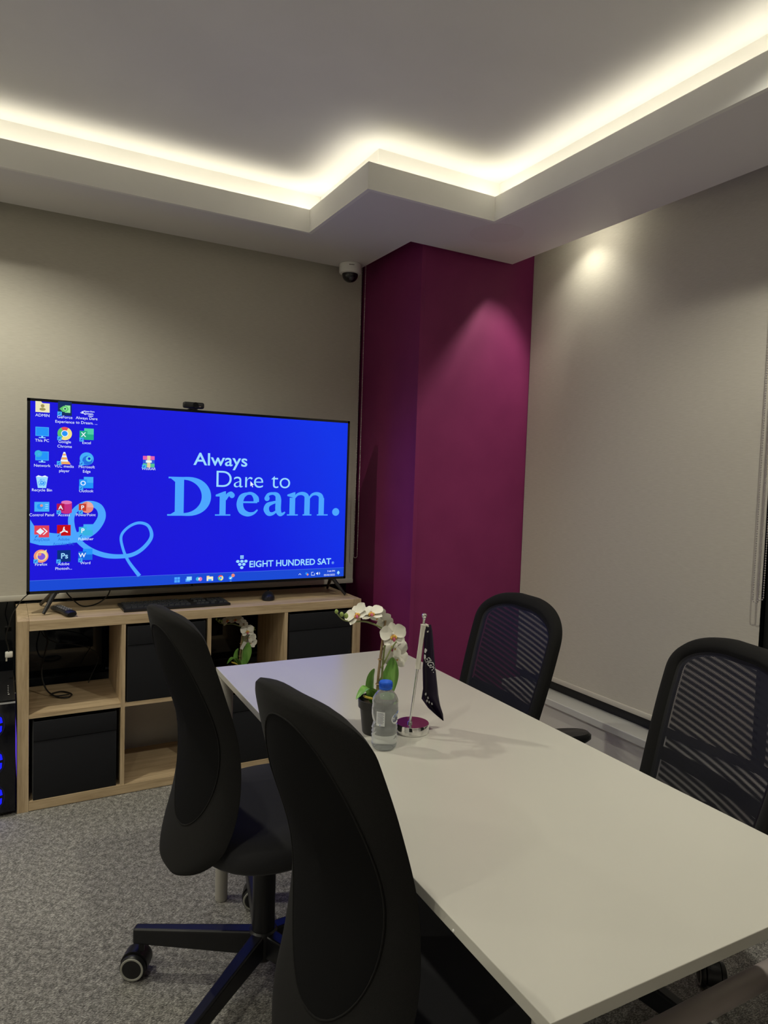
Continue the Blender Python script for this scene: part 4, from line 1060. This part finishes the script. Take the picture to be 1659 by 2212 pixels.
# mesh-backed chairs on the window side
E_ZT, E_W, E_TILT, E_CURV, E_BOW, E_ET, E_EX = (0.9347, [0.2304, 0.2445, 0.2432], 0.2613, 0.0025, 0.0215, 0.301, 2.3811)
def mesh_pt(t, v, off=0.0, inset=0.0):
    zb = .47; zr = .5
    z = zb+(E_ZT-zb)*t
    tf = (z-zr)/(E_ZT-zr)
    cap = 1.0
    if tf > 1-E_ET: cap = max(0, 1-((tf-(1-E_ET))/E_ET)**E_EX)**(1/E_EX)
    w_ = knots(tf, E_W)*cap
    g = -E_TILT*(z-zr) - E_CURV*tf*tf
    return Vector((g + E_BOW*v*v + off, v*w_, z))
def mesh_grating(name, fz, fy, tilt, duty):
    m = bpy.data.materials.new(name); m.use_nodes = True; nt = m.node_tree; bs = nt.nodes['Principled BSDF']
    bs.inputs['Base Color'].default_value = (.011, .011, .012, 1); bs.inputs['Roughness'].default_value = .55
    tc = _node(nt, 'ShaderNodeTexCoord'); sp = _node(nt, 'ShaderNodeSeparateXYZ'); nt.links.new(tc.outputs['Object'], sp.inputs[0])
    def grate(f, a_, b_):
        m1 = _node(nt, 'ShaderNodeMath', operation='MULTIPLY'); m1.inputs[1].default_value = a_*f*2*PI; nt.links.new(sp.outputs[2], m1.inputs[0])
        m2 = _node(nt, 'ShaderNodeMath', operation='MULTIPLY_ADD'); m2.inputs[1].default_value = b_*f*2*PI; nt.links.new(sp.outputs[1], m2.inputs[0]); nt.links.new(m1.outputs[0], m2.inputs[2])
        s_ = _node(nt, 'ShaderNodeMath', operation='SINE'); nt.links.new(m2.outputs[0], s_.inputs[0])
        g_ = _node(nt, 'ShaderNodeMath', operation='GREATER_THAN'); g_.inputs[1].default_value = duty; nt.links.new(s_.outputs[0], g_.inputs[0])
        return g_
    g1 = grate(fz, math.cos(tilt), math.sin(tilt))
    tr = _node(nt, 'ShaderNodeBsdfTransparent'); mix = _node(nt, 'ShaderNodeMixShader')
    nt.links.new(g1.outputs[0], mix.inputs[0]); nt.links.new(bs.outputs[0], mix.inputs[1]); nt.links.new(tr.outputs[0], mix.inputs[2])
    out = [n_ for n_ in nt.nodes if n_.type == 'OUTPUT_MATERIAL'][0]; nt.links.new(mix.outputs[0], out.inputs[0])
    return m
net_front = mesh_grating('mesh_front', 380, 0, .0, .5)
net_back = mesh_grating('mesh_back', 433, 0, .028, .5)
def mesh_chair(label, loc, rz):
    t = thing('mesh_office_chair', label, 'chair', loc, rz, 'mesh-backed office chairs along the window side')
    # outline path from lower corner up over the top and down again
    TT = [.0 + .9975*math.sin(PI/2*i/40) for i in range(41)]
    path = [(tt, -1) for tt in TT] + [(tt, 1) for tt in TT[::-1]]
    outl = [mesh_pt(tt, v) for tt, v in path]
    cen = Vector((0, 0, .70))
    def inn(d, off=0.0):
        out = []
        for (tt, v), p in zip(path, outl):
            w_ = abs(p.y); 
            # move the outline inward along its own plane normal
            out.append((tt, v, p))
        res = []
        for i, (tt, v, p) in enumerate(out):
            a = outl[max(i-1, 0)]; c = outl[min(i+1, len(outl)-1)]
            tg = (c-a); tg = Vector((0, tg.y, tg.z)).normalized(); nn = Vector((0, -tg.z, tg.y))
            if nn.dot(Vector((0, -p.y, .68-p.z))) < 0: nn = -nn
            q = p + nn*d
            ty = q.y
            # keep q on the curved back sheet
            tf = (q.z-.5)/(E_ZT-.5); w0 = knots(tf, E_W)
            q.x = -E_TILT*(q.z-.5) - E_CURV*tf*tf + E_BOW*min(1, (ty/max(w0, .05))**2) + off
            res.append(q)
        return res
    secs = [inn(.001, -.028), inn(0, -.012), inn(.006, .002), inn(.022, .004), inn(.040, .000), inn(.044, -.010), inn(.040, -.024), inn(.020, -.030)]
    b = MB(); rows = list(map(list, zip(*secs))); b.grid(rows, close_u=True)
    b.add(rows[0], [tuple(range(8))]); b.add(rows[-1], [tuple(range(8))])
    b.build('back_frame', chair_fab, t, True, angle=70)
    # stepped inner bead
    s2 = [inn(.041, -.002), inn(.052, -.005), inn(.053, -.014), inn(.041, -.016)]
    b = MB(); rows = list(map(list, zip(*s2))); b.grid(rows, close_u=True); b.build('inner_rim', black_plastic, t, True, angle=60)
    lo = mesh_pt(0.02, 0).z
    b = MB()
    for mm, off in ((net_front, -.004), (net_back, -.026)):
        b.use(mm); rows = []
        edge = inn(.046, off); h = len(edge)//2
        for i in range(h+1):
            a, c = edge[i], edge[-1-i]
            rows.append([Vector((0, a.y+(c.y-a.y)*k/16, a.z)) for k in range(17)])
        for r in rows:
            for q in r:
                tf = (q.z-.5)/(E_ZT-.5); w0 = knots(tf, E_W)
                q.x = -E_TILT*(q.z-.5)-E_CURV*tf*tf + E_BOW*min(1, (q.y/max(w0, .05))**2) + off
        b.grid(rows)
    b.build('mesh_panel', None, t, True, angle=80)
    p0_, p1_ = mesh_pt(0, -1), mesh_pt(0, 1)
    b = MB(); b.tube([p0_ + Vector((-.014, .01, .01)), mesh_pt(0, -.5, -.016), mesh_pt(0, 0, -.018), mesh_pt(0, .5, -.016), p1_ + Vector((-.014, -.01, .01))], .019, 10); b.build('lower_rail', black_plastic, t, True)
    # lumbar band behind the mesh
    rows = [[Vector((-E_TILT*(z-.5) + E_BOW*v*v - .034 - d, v*.20, z)) for v in [k/6-1 for k in range(13)]] for z, d in ((.545, 0), (.552, 0), (.575, 0), (.582, 0))]
    rb = [[p + Vector((-.006, 0, 0)) for p in r] for r in rows[::-1]]
    b = MB(); b.grid(rows + rb + [rows[0]]); b.build('lumbar_band', black_plastic, t, True)
    seat_pad('seat', t, .435, .495, .235, .240, seat_fab, .245, ex_=3.2)
    b = MB(); b.tube([(.10, 0, .43), (.0, 0, .42), (-.035, 0, .45), (-.030, 0, .50)], .022, 10); b.build('back_support', black_plastic, t, True)
    for s_ in (-1, 1):
        y = s_*.262
        a = MB(); a.tube(catmull([(.30, s_*.20, .432), (.29, y, .445), (.25, y, .52), (.23, y, .575), (.24, y, .595)], 5), .014, 10)
        arm = a.build('armrest', black_plastic, t, True)
        n = 28; rows = []
        for f, z in ((.02, .592), (.9, .592), (1, .600), (1, .612), (.93, .619), (.02, .621)):
            rows.append([(.285+f*.115*math.copysign(abs(math.cos(2*PI*k/n))**.7, math.cos(2*PI*k/n)), y + f*.037*math.copysign(abs(math.sin(2*PI*k/n))**.8, math.sin(2*PI*k/n)), z) for k in range(n)])
        pd = MB(); pd.grid(rows, close_u=True); pd.build('arm_pad', black_plastic, arm, True, angle=50)
    cc = bpy.data.objects.new('base', None); 
    MB().lathe([(.026, .075), (.026, .30), (.016, .305), (.016, .436)], 24, Matrix.Translation((.245, 0, 0))).build('gas_column', metal_black, t, True)
    MB().lathe([(.034, .07), (.038, .08), (.038, .14), (.032, .146)], 24, Matrix.Translation((.245, 0, 0))).build('hub', metal_black, t, True)
    before = set(t.children)
    star_base(t, [math.radians(36+72*k) for k in range(5)], metal_black)
    for ch in set(t.children) - before: ch.location = (.245, 0, 0)
    return t
cC = mesh_chair('black mesh-backed office chair, the farther one, in front of the purple column', (1.4917, -1.0109, 3.0667)[:2]+(0,), (1.4917, -1.0109, 3.0667)[2])
cD = copy_tree(cC); cD.location = (1.573, -1.7868, 2.8958)[:2]+(0,); cD.rotation_euler = (0, 0, (1.573, -1.7868, 2.8958)[2])
cD['label'] = 'black mesh-backed office chair, the nearer one, in front of the black window post'

# taupe tubular chair of which only one arm reaches into the picture
tt_ = thing('tubular_chair', 'taupe tubular chair with one long arm crossing the lower right corner', 'chair', (1.45, -2.52, 0))
for y in (.27, -.27):
    b = MB(); b.tube(catmull([(.28, y, .02), (-.62, y, .02), (-.72, y, .06), (-.735, y, .30), (-.72, y, .45), (-.66, y, .493), (-.5, y, .50), (.2, y, .50), (.27, y, .56), (.33, y, .80)], 8), .0195, 14)
    b.build('side_frame', taupe, tt_, True)
MB().box(-.25, .26, -.262, .262, .41, .45, bev=.012).build('seat', seat_fab, tt_, True)
MB().box(.265, .30, -.262, .262, .56, .80, bev=.012).build('backrest', seat_fab, tt_, True)
bpy.context.view_layer.update()
